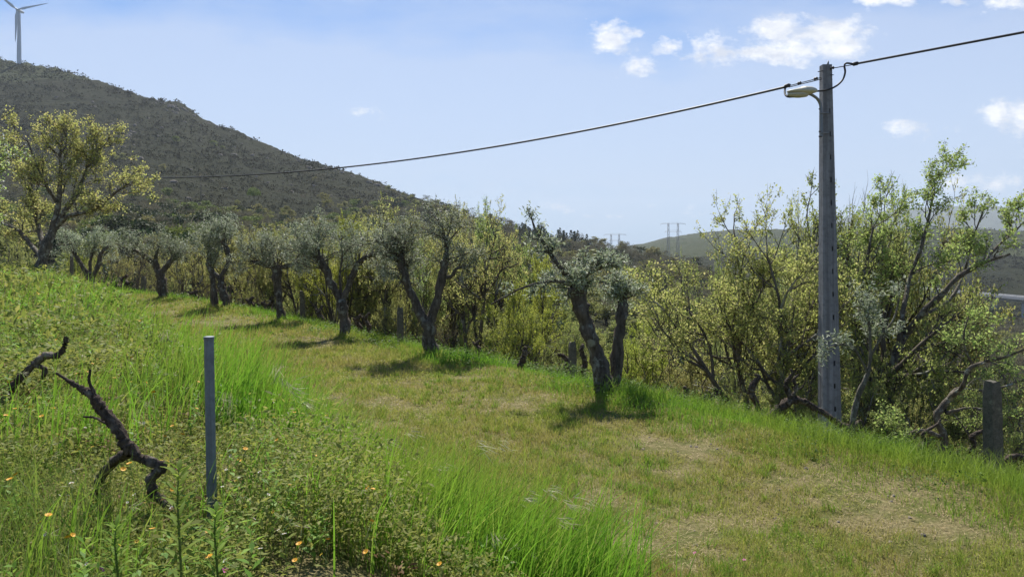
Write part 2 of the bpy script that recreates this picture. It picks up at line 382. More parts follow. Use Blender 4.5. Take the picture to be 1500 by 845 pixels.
BP = [((px-750)/F*d, d, r_) for px, py, r_ in [(1250,705,.55),(1330,742,.6),(1170,690,.45),(1400,775,.5),(780,592,.6),(700,640,.4),(430,505,1.0),(520,540,.8),(890,755,.35),(1000,662,.6),(570,585,.6),(300,470,1.5),(240,458,1.5),(620,560,.7),(1290,760,.3),(930,810,.25)] for d in [2.42*F/(py-HZ)]]
def bareness(x, y):
    b = fbm(x*.62, y*.62, 4, 70)+.5*fbm(x*2.3, y*2.3, 3, 71)+.35*fbm(x*6, y*6, 2, 73)-.135
    for (cx, cy, r_) in BP: b = b+.21*np.exp(-((x-cx)**2+((y-cy)*.8)**2)/r_**2)
    return b
M['broad'] = leaf_mat('broad_weed_leaf', [(.13, .24, .035), (.20, .33, .05), (.27, .38, .06)], .5, .55, .2)
M['deadleaf'] = leaf_mat('dead_leaf', [(.16, .10, .05), (.26, .17, .09), (.36, .27, .15)], .3, .7, .1)
_t = NT('pebble_stone'); M['stone'] = _t.done(_t.bsdf(_t.ramp(_t.noise(20, 3, .6), [(.3, (.12, .10, .08)), (.7, (.24, .21, .175))]), .9))
# track turf: short, patchy
x, y, u, r, g = scatter(640000, 4.2, 55, 1.75, seed=1)
bare = bareness(x, y)
wheel = np.exp(-((u-1.5)/.55)**2)+np.exp(-((u-3.5)/.5)**2)
keep = (u > -.2) & (u < edgeu(x, y)+.6) & (g.random(len(x)) < np.clip(1.0-3.2*bare-.15*wheel, .05, 1))
x, y, u, r, bare = x[keep], y[keep], u[keep], r[keep], bare[keep]
h = g.uniform(.03, .10, len(x))*np.clip(1-1.6*bare+1.5*fbm(x*2.5, y*2.5, 2, 77), .4, 2.2)*np.clip(r/12, 1, 1.8)
V, q = blades('g', x, y, h, .0058*np.clip(r/6, 1, 5)*g.uniform(.6, 1.3, len(x)), g.uniform(.1, 1.0, len(x)), None, 1, g)
# little rosettes and clover in the turf
x2, y2, u2, r2, g = scatter(200000, 4.2, 40, 1.8, seed=2)
b2 = bareness(x2, y2)
k = (u2 > -.2) & (u2 < edgeu(x2, y2)+.5) & (g.random(len(x2)) < np.clip(.6-3*b2, 0, 1)) & (fbm(x2*1.7, y2*1.7, 3, 74) > -.02)
x2, y2, r2 = x2[k], y2[k], r2[k]; n = len(x2)
C = np.stack([x2, y2, H(x2, y2)+g.uniform(0, .04, n)], 1)
D = unit(np.stack([g.normal(0, 1, n), g.normal(0, 1, n), g.uniform(0, .7, n)], 1)); N = unit(np.stack([g.normal(0, .4, n), g.normal(0, .4, n), np.ones(n)], 1))
s = .016*np.clip(r2/6, 1, 5)*g.uniform(.7, 1.5, n)
stuff('short_grass', *join([(V, q), leafquads(C, D, N, s, s*.6)]), M['turf'], 'short patchy yellow-green grass growing over the earth track', 'grass')
# loose taller tufts on the track
x, y, u, r, g = scatter(9000, 4.2, 45, 1.5, seed=21)
k = (u > .2) & (u < edgeu(x, y)+.3) & (bareness(x, y) < .04); x, y, r = x[k], y[k], r[k]; n = len(x); pid = np.repeat(np.arange(n), 22); m = len(pid); th_ = g.uniform(.05, .17, n)
V, q = blades('g', x[pid]+g.normal(0, .035, m), y[pid]+g.normal(0, .035, m), th_[pid]*g.uniform(.6, 1.2, m), .0055*np.clip(r[pid]/7, 1, 4), g.uniform(.2, 1.1, m), None, 2, g)
stuff('grass_tufts', V, q, M['lush'], 'small bright green tufts of grass dotted over the track', 'grass')
x, y, u, r, g = scatter(800, 4.4, 35, 1.4, seed=23)
k = (u > .3) & (u < edgeu(x, y)) & (bareness(x, y) > .02); x, y = x[k], y[k]; SV, SQ, off = [], [], 0
for a_, b_ in zip(x, y):
    sz = g.uniform(.008, .03); th = np.linspace(0, 2*np.pi, 7)[:-1]; z0 = Hs(a_, b_)
    r1 = np.c_[np.cos(th), np.sin(th)]*sz*g.uniform(.7, 1.2, (6, 1)); r2 = r1*g.uniform(.5, .8, (6, 1))
    SV.append(np.r_[np.c_[r1+[a_, b_], np.full(6, z0-.01)], np.c_[r2+[a_, b_], np.full(6, z0+sz*.6)+g.normal(0, sz*.1, 6)], [[a_, b_, z0+sz*.7]]])
    SQ += [[off+i, off+(i+1) % 6, off+6+(i+1) % 6, off+6+i] for i in range(6)]+[[off+6, off+7, off+8, off+12], [off+8, off+9, off+10, off+12], [off+10, off+11, off+6, off+12]]; off += 13
stuff('pebbles', np.concatenate(SV), np.array(SQ), M['stone'], 'small grey-brown stones on the bare patches of the track', 'stones')
# straw litter
x, y, u, r, g = scatter(60000, 4.2, 40, 1.8, seed=3)
k = (u > -.2) & (u < edgeu(x, y)+.3) & (bareness(x, y) > .06)
x, y, r = x[k], y[k], r[k]; n = len(x)
C = np.stack([x, y, H(x, y)+g.uniform(.003, .03, n)], 1); D = unit(np.stack([g.normal(0, 1, n), g.normal(0, 1, n), g.normal(0, .15, n)], 1))
N = np.tile([0, 0, 1.0], (n, 1)); Ls = g.uniform(.03, .11, n)
stuff('dry_grass_litter', *leafquads(C, D, N, Ls, .004*np.clip(r/6, 1, 4)), M['straw'], 'dry straw-coloured grass clippings lying on the bare patches of the track', 'dead grass')

# lush verge along the olive row
x, y, u, r, g = scatter(330000, 6.0, 58, 1.55, seed=4)
tuft = fbm(x*1.3, y*1.3, 3, 80)
lim = .35+.9*fbm(x*.5, y*.5, 3, 81)+.5
keep = (u < lim) & (u > -6.5) & (g.random(len(x)) < np.clip(.8+1.8*tuft, .15, 1)*np.clip(1.2+u/8, .35, 1))
x, y, u, r, tuft, lim = x[keep], y[keep], u[keep], r[keep], tuft[keep], lim[keep]
h = g.uniform(.10, .30, len(x))*np.clip(1+2.2*tuft, .4, 1.9)*np.clip(.45+(lim-u)*.9, .4, 1)*np.clip(1+(u+1.0)*.16, .55, 1)
V, q = blades('g', x, y, h, .0055*np.clip(r/9, 1, 4)*g.uniform(.7, 1.4, len(x)), g.uniform(.1, .9, len(x)), None, 2, g)
stuff('lush_grass', V, q, M['lush'], 'lush bright green grass strip under the row of olive trees', 'grass')
x, y, u, r, g = scatter(120000, 9, 75, 1.2, seed=44)
k = (u < -5.5) & (u > -32) & (y > 6); x, y, r = x[k], y[k], r[k]
V, q = blades('g', x, y, g.uniform(.15, .5, len(x)), .016*np.clip(r/18, 1, 4), g.uniform(.2, 1, len(x)), None, 1, g)
stuff('slope_grass', V, q, M['turf'], 'pale yellow-green grass under the trees on the slope below the olive row', 'grass')
# clover and weeds among it
x, y, u, r, g = scatter(150000, 6.0, 40, 1.6, seed=5)
cl = fbm(x*.9, y*.9, 3, 85)
k = (u < .6) & (u > -5) & (cl > .02); x, y, r, cl = x[k], y[k], r[k], cl[k]; n = len(x)
C = np.stack([x, y, H(x, y)+g.uniform(.05, .30, n)*np.clip(.6+cl*3, .4, 1.4)], 1)
D = unit(np.stack([g.normal(0, 1, n), g.normal(0, 1, n), g.normal(.1, .4, n)], 1)); N = unit(np.stack([g.normal(0, .5, n), g.normal(0, .5, n), np.ones(n)], 1))
s = .03*np.clip(r/10, 1, 4)*g.uniform(.7, 1.4, n)
stuff('verge_clover', *leafquads(C, D, N, s, s*.6), M['weed_dark'], 'dark green clover clumps in the grass under the olive row', 'weeds')

# the bank on the left: dense mixed weeds
def bankmask(x, y, u, lo=.2): return u > edgeu(x, y)+lo
def soilmask(x, y):         # bare red soil at the foot of the frame
    return (np.abs(x+.55-.1*np.sin(9*y)) < .62) & (y < 3.62+.1*np.sin(x*7))
x, y, u, r, g = scatter(26000, 2.3, 45, 1.62, seed=6)
k = bankmask(x, y, u, .3) & (y > .5) & ~soilmask(x, y); x, y, r, u = x[k], y[k], r[k], u[k]; n = len(x)
ph = (.10+1.15*np.clip(fbm(x*1.3, y*1.3, 4, 90)+.07, 0, .5))*g.uniform(.6, 1.25, n)
bush = np.exp(-(((x+1.15)/.75)**2+((y-4.3)/.7)**2)); ph = ph+.24*bush*g.uniform(.4, 1, n)
ph = ph*(1-.0*r)
nl = 30
pid = np.repeat(np.arange(n), nl); m = len(pid)
rad = .10*np.clip(r[pid]/4, 1, 4)
zz = g.random(m)**.8*ph[pid]
C = np.stack([x[pid]+g.normal(0, 1, m)*rad, y[pid]+g.normal(0, 1, m)*rad, np.zeros(m)], 1); C[:, 2] = H(C[:, 0], C[:, 1])+zz
D = unit(np.stack([g.normal(0, 1, m), g.normal(0, 1, m), g.normal(.3, .6, m)], 1)); N = unit(np.stack([g.normal(0, .6, m), g.normal(0, .6, m), np.ones(m)], 1))
kind = g.random(n)[pid]
s = (.016+.034*(kind**2))*np.clip(r[pid]/4.6, 1, 5)*g.uniform(.6, 1.4, m)
stuff('bank_weeds', *leafquads(C, D, N, s, s*np.where(kind > .6, .35, .6)), M['weed'], 'dense mixed leafy weeds covering the bank on the near side of the track', 'weeds')
TALL_ = 1
# larger broad leaves scattered through, and low dead brown growth
x, y, u, r, g = scatter(2600, 2.6, 30, 1.55, seed=16)
k = bankmask(x, y, u, .3) & (y > .5) & ~soilmask(x, y) & (fbm(x*.9, y*.9, 3, 97) > -.05); x, y, r = x[k], y[k], r[k]; n = len(x)
pid = np.repeat(np.arange(n), 14); m = len(pid); hgt = g.uniform(.15, .5, n)
zf = np.tile(np.arange(14)/14., n); C = np.stack([x[pid], y[pid], H(x, y)[pid]+hgt[pid]*(.3+.7*zf)], 1)
a = np.tile(np.arange(14)*2.4, n)+pid*1.7; el = g.uniform(-.1, .9, m)
D = np.stack([np.cos(a)*np.cos(el), np.sin(a)*np.cos(el), np.sin(el)], 1); N = unit(np.stack([-np.cos(a)*np.sin(el), -np.sin(a)*np.sin(el), np.cos(el)], 1)+g.normal(0, .2, (m, 3)))
s = g.uniform(.035, .085, n)[pid]*(1-.4*zf)*np.clip(r[pid]/7, 1, 3)
stuff('broadleaf_weeds', *leafquads(C, D, N, s, s*.38, .25), M['broad'], 'taller broad-leaved green weeds poking out of the bank growth', 'weeds')
x, y, u, r, g = scatter(60000, 2.4, 30, 1.6, seed=17)
k = bankmask(x, y, u, .2) & (y > .5) & (fbm(x*1.0, y*1.0, 3, 98) > .06); x, y, r = x[k], y[k], r[k]; m = len(x)
C = np.stack([x, y, H(x, y)+g.uniform(.0, .22, m)], 1); D = unit(g.normal(0, 1, (m, 3))); N = unit(g.normal(0, 1, (m, 3)))
s = g.uniform(.015, .05, m)*np.clip(r/5, 1, 4)
stuff('dead_leaf_litter', *leafquads(C, D, N, s, s*.3), M['deadleaf'], 'brown dead leaves and stems tangled in the bank weeds', 'dead growth')
# stems/grass in the weeds
x, y, u, r, g = scatter(190000, 2.3, 48, 1.5, seed=7)
gr = fbm(x*.8, y*.8, 3, 95)
k = bankmask(x, y, u, .0) & (y > .5) & ~soilmask(x, y) & (g.random(len(x)) < np.clip(.45+1.6*gr+.012*r, .06, 1)); x, y, r, gr = x[k], y[k], r[k], gr[k]
h = g.uniform(.10, .40, len(x))*np.clip(1+2.2*gr, .4, 1.9)
V, q = blades('g', x, y, h, .0035*np.clip(r/4.2, 1, 7)*g.uniform(.7, 1.5, len(x)), g.uniform(.1, 1., len(x)), None, 2, g)
stuff('bank_grass', V, q, M['tallg'], 'mixed green grass growing through the weeds of the bank', 'grass')
# tall grass along the bank shoulder, with drooping blades
TALL = 1.0
def clump(cx, cy, rx, ry, n, hh, seed, w=.0065, b=(.15, .9), ld=None):
    g = np.random.default_rng(seed)
    x = cx+g.normal(0, rx, n); y = cy+g.normal(0, ry, n)
    h = g.uniform(.4, 1.0, n)*hh*1.25*TALL
    return blades('g', x, y, h, w*g.uniform(.5, 1.3, n), g.uniform(*b, n), None, 5, g, leandir=ld)
cl = []; TALL = 1.28
for i, (px, py, d, rx, ry, n, hh) in enumerate([(700,790,4.6,.26,.35,620,.62),(780,800,4.75,.22,.3,430,.58),(640,770,4.9,.25,.4,520,.58),(560,730,5.6,.3,.5,520,.50),(500,690,6.2,.35,.5,480,.48),
        (600,700,6.0,.4,.45,500,.45),(840,820,4.7,.2,.22,230,.50),(400,660,6.6,.35,.5,420,.55),(345,640,6.4,.2,.4,260,.62),(260,600,7.0,.3,.4,260,.62),(450,800,4.1,.3,.2,160,.4),
        (300,560,9,.6,.7,260,.6),(200,520,11,.8,.8,260,.55),(130,640,5.4,.25,.3,130,.5),(60,470,14,1.5,1.2,420,.6),(160,450,18,2,1.5,420,.55),(240,480,14,1,1,300,.5),(560,820,4.0,.3,.15,150,.4),(740,760,5.1,.35,.35,520,.60),(660,720,5.5,.35,.4,500,.58),(860,800,4.95,.22,.3,260,.52),(380,620,7.4,.4,.5,300,.6),
        (30,650,5,.3,.3,120,.5),(150,800,3.4,.3,.2,90,.35)]):
    x = (px-750)/F*d
    cl.append(clump(x, d, rx, ry, n, hh, 200+i, w=.0105*max(1, d/8), b=(.05, .65), ld=-.4))
TALL = .9
for (px, py, d, n) in [(1450,690,7.6,500),(1380,690,8.2,420),(1290,670,9.2,380),(1200,640,10.5,300),(960,620,11.6,420),(900,600,11.9,300),(700,560,16,260)]:
    cl.append(clump((px-750)/F*d, d, .45, .35, n, .42, 300+px, w=.008*d/9))
stuff('tall_grass', *join(cl), M['lush'], 'tall arching green grass clumps on the shoulder between bank and track', 'grass')
# drooping seed heads
def seedhead(px, py, d, n, L, g, lean=1):
    p0 = P(px, py, d); c = np.repeat(p0[None], n, 0)+g.normal(0, .022, (n, 3))
    D = unit(np.stack([g.normal(.8*lean, .22, n), g.normal(-.1, .25, n), g.normal(-.35 if abs(lean) > .5 else -.8, .25, n)], 1)); N = unit(g.normal(0, 1, (n, 3)))
    return leafquads(c, D, N, g.uniform(.5, 1, n)*L, np.full(n, .0055*max(1, d/6)))
g = np.random.default_rng(55); sh = []
for (px, py, d, n, L, ln) in [(408,545,6.6,10,.16,-.2),(425,575,6.6,12,.20,1),(440,592,6.6,12,.20,1),(412,560,6.7,10,.16,.4),(330,585,6.2,12,.13,.1),(336,600,6.2,8,.13,-.3),(243,492,7.2,8,.10,-.2),(640,690,5.6,8,.14,1),(560,655,6,9,.14,1),
        (770,735,5,10,.10,1),(800,722,4.9,8,.10,1),(830,742,4.8,9,.10,1),(700,660,5.4,8,.12,1),(735,655,5.3,8,.10,1),(860,740,5,6,.08,1),(600,640,6,8,.12,1),(720,790,4.4,6,.08,.4),(820,770,4.7,8,.09,1),(515,665,6.3,8,.13,1)]:
    sh.append(seedhead(px, py-8, d-.5, n+6, L*1.15, g, ln))
x, y, u, r, g = scatter(9000, 3.2, 30, 1.2, seed=12)
k = (u > edgeu(x, y)+.1); x, y, r = x[k], y[k], r[k]; k = g.random(len(x)) < .10; x, y, r = x[k], y[k], r[k]
n0 = len(x); pid = np.repeat(np.arange(n0), 6); m = len(pid)
C = np.stack([x[pid], y[pid], (H(x, y)+g.uniform(.3, .5, n0))[pid]], 1)
D = unit(np.stack([g.normal(.4, .5, m), g.normal(0, .5, m), g.normal(0, .5, m)], 1))
sh.append(leafquads(C, D, unit(g.normal(0, 1, (m, 3))), g.uniform(.03, .06, m), .003*np.clip(r[pid]/5, 1, 3)))
stuff('seed_heads', *join(sh), M['seed'], 'pale silvery drooping seed heads of the tall grass', 'seed heads')
# dry brown stalks
st = []
for i, (px, d, hh, n) in enumerate([(205,9.5,.75,16),(215,8.6,.8,14),(185,10,.7,14),(240,9,.6,12),(60,13,1.0,16),(35,9,.6,8),(500,7.6,.75,5),(590,6.6,.6,4),(120,11,.6,14),(320,10,.55,9)]):
    st.append(clump((px-750)/F*d, d, .22, .2, n, hh, 600+i, w=.006*max(1, d/8), b=(.0, .35)))
stuff('dry_stalks', *join(st), M['brownstalk'], 'thin dry brown weed stalks standing above the bank', 'dead stalks')

# ------------------------------------------------------------------ tree tools
class TB:
    def __init__(s, seed, cfg):
        s.r = np.random.default_rng(seed); s.V = []; s.Q = []; s.n = 0; s.tw = []; s.cfg = cfg; s.k = .85; s.ridge = 0; s.minsides = 9
    def tube(s, pts, rad, sides=6, rough=0.0):
        pts = np.asarray(pts, float); rad = np.asarray(rad, float); k = len(pts)
        t = unit(np.gradient(pts, axis=0)); ref = np.array([.31, .22, .93]) if abs(t[0][2]) < .8 else np.array([1., .1, 0])
        a = unit(np.cross(t, ref)); b = np.cross(t, a)
        th = np.linspace(0, 2*np.pi, sides, endpoint=False)
        rr = rad[:, None]*(1+rough*s.r.normal(0, 1, (k, sides)))
        if s.ridge:
            ph = np.arange(k)[:, None]*.12+th[None]; rr = rr*(1+s.ridge*(np.sin(ph*3)*.6+np.sin(ph*5+1.3)*.5+np.sin(ph*2+.5)*.4))
        ring = pts[:, None]+(a[:, None]*np.cos(th)[None, :, None]+b[:, None]*np.sin(th)[None, :, None])*rr[..., None]
        i, j = np.meshgrid(np.arange(k-1), np.arange(sides), indexing='ij'); j2 = (j+1) % sides
        q = np.stack([i*sides+j, i*sides+j2, (i+1)*sides+j2, (i+1)*sides+j], -1).reshape(-1, 4)+s.n
        s.V.append(ring.reshape(-1, 3)); s.Q.append(q); s.n += k*sides
        e = s.n-sides
        if sides == 4: s.Q.append(np.array([[e, e+1, e+2, e+3]]))
        elif sides >= 5:
            s.V.append(pts[-1][None]+t[-1]*rad[-1]*.3); c = s.n; s.n += 1
            s.Q.append(np.array([[e+m, e+(m+1) % sides, c, c] for m in range(sides)]))
    def limb(s, pts, d, rough=.10, sub=4):
        """pts: (photo x, photo y, radius px[, depth offset]); smoothed with Catmull-Rom"""
        A = np.array([np.append(P(p[0], p[1], d+(p[3] if len(p) > 3 else 0)), p[2]/F*d*s.k) for p in pts])
        return s.limb3(A, rough, sub)
    def limb3(s, A, rough=.10, sub=4):
        n = len(A); E = np.vstack([2*A[0]-A[1], A, 2*A[-1]-A[-2]]); out = []
        for i in range(1, n):
            p0, p1, p2, p3 = E[i-1], E[i], E[i+1], E[i+2]
            for k in range(sub):
                t = k/sub; out.append(.5*((2*p1)+(-p0+p2)*t+(2*p0-5*p1+4*p2-p3)*t*t+(-p0+3*p1-3*p2+p3)*t**3))
        out.append(A[-1]); out = np.array(out); out[:, 3] = np.abs(out[:, 3])
        out[:, :3] += s.r.normal(0, 1, (len(out), 3))*out[:, 3:4]*.10
        s.tube(out[:, :3], out[:, 3]*(1+.10*s.r.normal(0, 1, len(out))), (s.minsides if out[0, 3] > .04 or s.ridge else 6), rough)
        return out
    def sprout(s, L, f0, f1, n, length, r, lev, up=.3, ang=(.5, 1.1)):
        k = len(L)
        for _ in range(n):
            f = s.r.uniform(f0, f1)*(k-1); i = min(int(f), k-2); p = L[i]+(L[i+1]-L[i])*(f-i)
            t = unit(L[i+1][:3]-L[i][:3])
            d = s.turn(t, s.r.uniform(*ang)); d = unit(d+np.array([0, 0, up]))
            s.grow(p[:3], d, length*s.r.uniform(.6, 1.2), min(r, p[3]*.7), lev)
    def turn(s, d, a):
        v = s.r.normal(0, 1, 3); v = unit(v-d*(v@d)); return unit(d*math.cos(a)+v*math.sin(a))
    def grow(s, p, d, L, r, lev):
        c = s.cfg; mx = c['levels']; k = 5 if lev < mx else 3
        pts = [np.array(p, float)]; dd = np.array(d, float)
        for i in range(k):
            dd = unit(dd+s.r.normal(0, c['wig'], 3)+np.array([0, 0, c['up']])); pts.append(pts[-1]+dd*L/k)
        pts = np.array(pts); rad = np.linspace(r, r*(.45 if lev < mx else .35), k+1)
        s.tube(pts, rad, 7 if r > .035 else (4 if r > .010 else 3))
        if lev >= mx-1: s.tw.append((pts[1:-1] if lev < mx else pts[:-1], pts[2:] if lev < mx else pts[1:]))
        if lev < mx:
            nch = c['nch'][min(lev, len(c['nch'])-1)]
            for i in range(nch):
                t = s.r.uniform(.22, 1.0) if i else 1.0
                f = t*k; j = min(int(f), k-1); q = pts[j]+(pts[j+1]-pts[j])*(f-j); t0 = unit(pts[j+1]-pts[j])
                a = s.r.uniform(*c['ang']) if i else s.r.uniform(.05, .35)
                s.grow(q, s.turn(t0, a), L*c['rat']*s.r.uniform(.65, 1.15)*(1.1-.35*t), max(r*c['rr']*(1.15-.4*t), .004), lev+1)
    def leaves(s, per_m, tuft, size, wid, spread, droop=0.0):
        if not s.tw: return None
        A = np.concatenate([a for a, b in s.tw]); B = np.concatenate([b for a, b in s.tw])
        ln = np.linalg.norm(B-A, axis=1); w = ln/ln.sum(); n = int(per_m*ln.sum())
        i = s.r.choice(len(A), n, p=w); C = A[i]+(B[i]-A[i])*s.r.random((n, 1))
        C = np.repeat(C, tuft, 0)+s.r.normal(0, spread, (n*tuft, 3)); m = len(C)
        D = unit(s.r.normal(0, 1, (m, 3))+np.array([0, 0, -droop])); N = unit(s.r.normal(0, .8, (m, 3))+np.array([0, 0, .7]))
        sz = size*s.r.uniform(.6, 1.35, m)
        return leafquads(C, D, N, sz, sz*wid)
    def wood(s): return np.concatenate(s.V), np.concatenate(s.Q)

def build_tree(name, t, origin, wood_mat, leafsets, label, cat, group=None):
    root = empty(name, origin); tag(root, label, cat, group)
    V, q = t.wood(); tri = q[q[:, 2] == q[:, 3]][:, :3]; q = q[q[:, 2] != q[:, 3]]
    obj('trunk', mesh_np('trunk', V-origin, q, tri, True), wood_mat, root)
    for nm, (LV, LQ), mat in leafsets: obj(nm, mesh_np(nm, LV-origin, LQ), mat, root)
    return root
OAK = dict(levels=4, nch=[6, 6, 5, 4], wig=.14, up=.05, ang=(.45, 1.05), rat=.62, rr=.55)
OAKW = dict(levels=4, nch=[6, 6, 5, 4], wig=.22, up=.0, ang=(.5, 1.25), rat=.62, rr=.55)
OLV = dict(levels=2, nch=[6, 5, 4], wig=.16, up=.03, ang=(.4, 1.0), rat=.6, rr=.5)

# ------------------------------------------------------------------ the seven olive trees
def olive(d, limbs, sprouts, label, seed, lm=100, size=.060, extra=None, spread=.03):
    t = TB(seed, OLV); L = [t.limb(l, d, .13) for l in limbs]
    for (i, f0, f1, n, length, up) in sprouts: t.sprout(L[i], f0, f1, int(n*1.15), length*1.25, .018, 0, up)
    base = L[0][0]; o = np.array([base[0], base[1], base[2]])
    return build_tree('olive_tree', t, o, M['bark_olive'], [('crown', t.leaves(lm*.7, 2, size, .28, spread*1.6, .2), M['olive'])], label, 'olive tree', 'olive trees in a row along the track')
olive(12, [[(898,600,24),(892,575,19),(884,550,16),(872,515,13),(860,480,12.5),(850,450,13),(846,425,14),(844,412,8)],
           [(896,578,13,.1),(903,545,11,.2),(905,505,10,.2),(910,470,9,.2),(912,445,9,.3),(912,436,5,.3)],
           [(846,418,7),(832,404,5),(815,385,4),(800,362,3),(786,340,2),(778,318,1.2)],
           [(846,415,5),(862,400,4),(880,392,2.5)], [(845,420,4),(815,412,3),(770,420,2),(720,445,1.5)], [(885,588,12,-.1),(878,572,10,-.15),(880,560,5,-.15)]],
      [(0,.85,1,9,.24,.3),(1,.75,1,10,.26,-.2),(1,.88,1,6,.30,.4),(2,.2,1,9,.17,.2),(3,.3,1,9,.28,.2),(4,.3,1,6,.18,0),(0,.9,1,5,.28,-.4)],
      'thick forked olive tree with a swollen knobbly limb top, nearest the camera', 11, 34, .070)
olive(17, [[(636,545,16),(633,525,13),(629,495,12),(627,470,11)], [(627,478,9),(612,450,7.5),(600,425,6.5),(590,395,7),(587,375,6)],
           [(628,475,9),(640,440,7),(648,405,7.5),(651,385,6),(655,362,3.5),(651,345,2),(647,325,1.2)], [(649,408,4),(662,404,3.5),(672,392,3),(692,391,2)],
           [(587,380,4),(570,365,3),(550,352,2)]],
      [(1,.5,1,12,.50,.1),(1,.75,1,7,.6,.4),(2,.35,.8,12,.48,.1),(2,.55,1,6,.6,-.2),(3,.4,1,5,.4,.1),(4,.1,1,9,.45,.0),(1,.4,1,5,.6,-.5)],
      'large olive tree with a wide V-shaped fork, second nearest in the row', 12, 30, .066)
olive(21.5, [[(508,515,12),(506,500,9.5),(503,465,8.5),(500,438,9)], [(500,442,7),(486,418,6.5),(476,392,6.5),(467,376,6)], [(502,440,6),(514,410,4.5),(525,385,4.5),(548,370,3)],
             [(500,440,3),(498,405,2),(502,370,1.5)], [(468,378,3),(450,368,2),(432,360,1.3)]],
      [(1,.5,1,12,.75,.2),(2,.5,1,13,.7,.25),(3,.5,1,6,.5,.2),(4,.1,1,7,.5,.1),(1,.8,1,6,.8,.6)],
      'olive tree with a straight trunk splitting into an open Y at mid height', 13, 26, .072)
olive(26, [[(416,490,9),(413,470,7.5),(408,430,6.5),(405,400,8),(407,388,7)], [(408,425,4),(402,400,3.5),(396,385,3)], [(406,392,4),(385,388,3.5),(368,382,2.5)], [(407,392,4),(425,388,3.5),(440,378,2.5)]],
      [(0,.8,1,10,.85,.5),(2,.1,1,12,.7,.3),(3,.1,1,12,.7,.3),(1,.6,1,5,.6,.5)],
      'olive tree with one upright trunk and a flat-topped silver crown', 14, 23, .08)
olive(31, [[(336,465,8),(332,448,6.5),(325,422,5.5),(322,405,5)], [(322,408,5),(333,390,4.2),(335,375,4),(331,362,3.5),(322,350,2.5)], [(322,408,4),(310,395,3.5),(306,375,3.5),(308,360,3)], [(316,460,5),(314,430,4.5),(311,405,4),(303,385,3)]],
      [(1,.6,1,12,.8,.4),(2,.5,1,10,.7,.3),(3,.7,1,9,.7,.3),(1,.7,1,5,.7,-.2)],
      'olive tree with sinuous S-bent twin trunks', 15, 20, .09)
olive(35, [[(240,452,9),(239,438,8),(236,410,7.5),(234,398,7)], [(234,402,5),(224,385,4.5),(208,372,3.5),(190,365,2)], [(235,402,5),(246,388,4.5),(258,372,3.5)], [(234,400,4),(228,380,3),(232,360,2)]],
      [(1,.4,1,12,.8,.2),(2,.4,1,11,.8,.3),(3,.4,1,8,.7,.4)],
      'olive tree with a short stout trunk forking low into spreading limbs', 16, 17, .10)
olive(41, [[(137,438,7),(136,425,6),(134,408,5.5)], [(134,412,4.5),(122,392,4),(108,370,3),(104,355,2)], [(134,410,4.5),(143,392,4),(148,372,3),(160,360,2)], [(134,408,3),(132,385,2.5),(138,362,1.5)]],
      [(1,.4,1,12,.95,.3),(2,.4,1,12,.95,.3),(3,.5,1,9,.8,.4)],
      'sparse greyish olive tree beside the big oak, farthest along the row', 17, 15, .11)

# ------------------------------------------------------------------ the large oak on the bank, left
d = 30
t = TB(31, dict(levels=3, nch=[6, 5, 5], wig=.15, up=.06, ang=(.4, 1.0), rat=.62, rr=.55))
L = [t.limb(l, d) for l in [
    [(60,415,13),(61,395,10),(66,368,8.5),(74,345,7)], [(74,348,6),(82,318,5),(87,285,4),(89,250,3),(88,228,2),(91,205,1.2)], [(75,345,5.5),(92,315,4.5),(108,290,3.8),(122,262,3,.5),(130,238,2,.8),(144,220,1.3,.8)],
    [(76,338,4.5),(98,318,4),(122,312,3.5,-.6),(145,302,3,-1),(165,285,2,-1.2),(190,268,1.3,-1.5)], [(66,370,4.5),(58,340,4,.8),(50,300,3,1),(44,262,2.3,1.2),(40,225,1.5,1.2)],
    [(64,380,4),(48,362,3.5,.8),(30,340,3,1),(10,330,2,1),(-15,322,1.3,1.5)], [(85,300,3),(70,275,2.6,-.5),(55,245,2,-.8),(40,205,1.2,-1)]]]
for i, (f0, n, ln) in {1: (.25, 14, 1.35), 2: (.25, 14, 1.25), 3: (.3, 14, 1.05), 4: (.2, 13, 1.3), 5: (.2, 11, 1.2), 6: (.2, 10, 1.2)}.items():
    t.sprout(L[i], f0, 1, n, ln*.82, .026, 0, .25, (.4, 1.1))
build_tree('oak_tree', t, L[0][0][:3], M['bark_oak'], [('crown', t.leaves(2.9, 4, .085, .6, .07), M['oak_gold'])], 'tall golden-leaved oak standing on the bank top, biggest tree on the slope', 'oak tree')

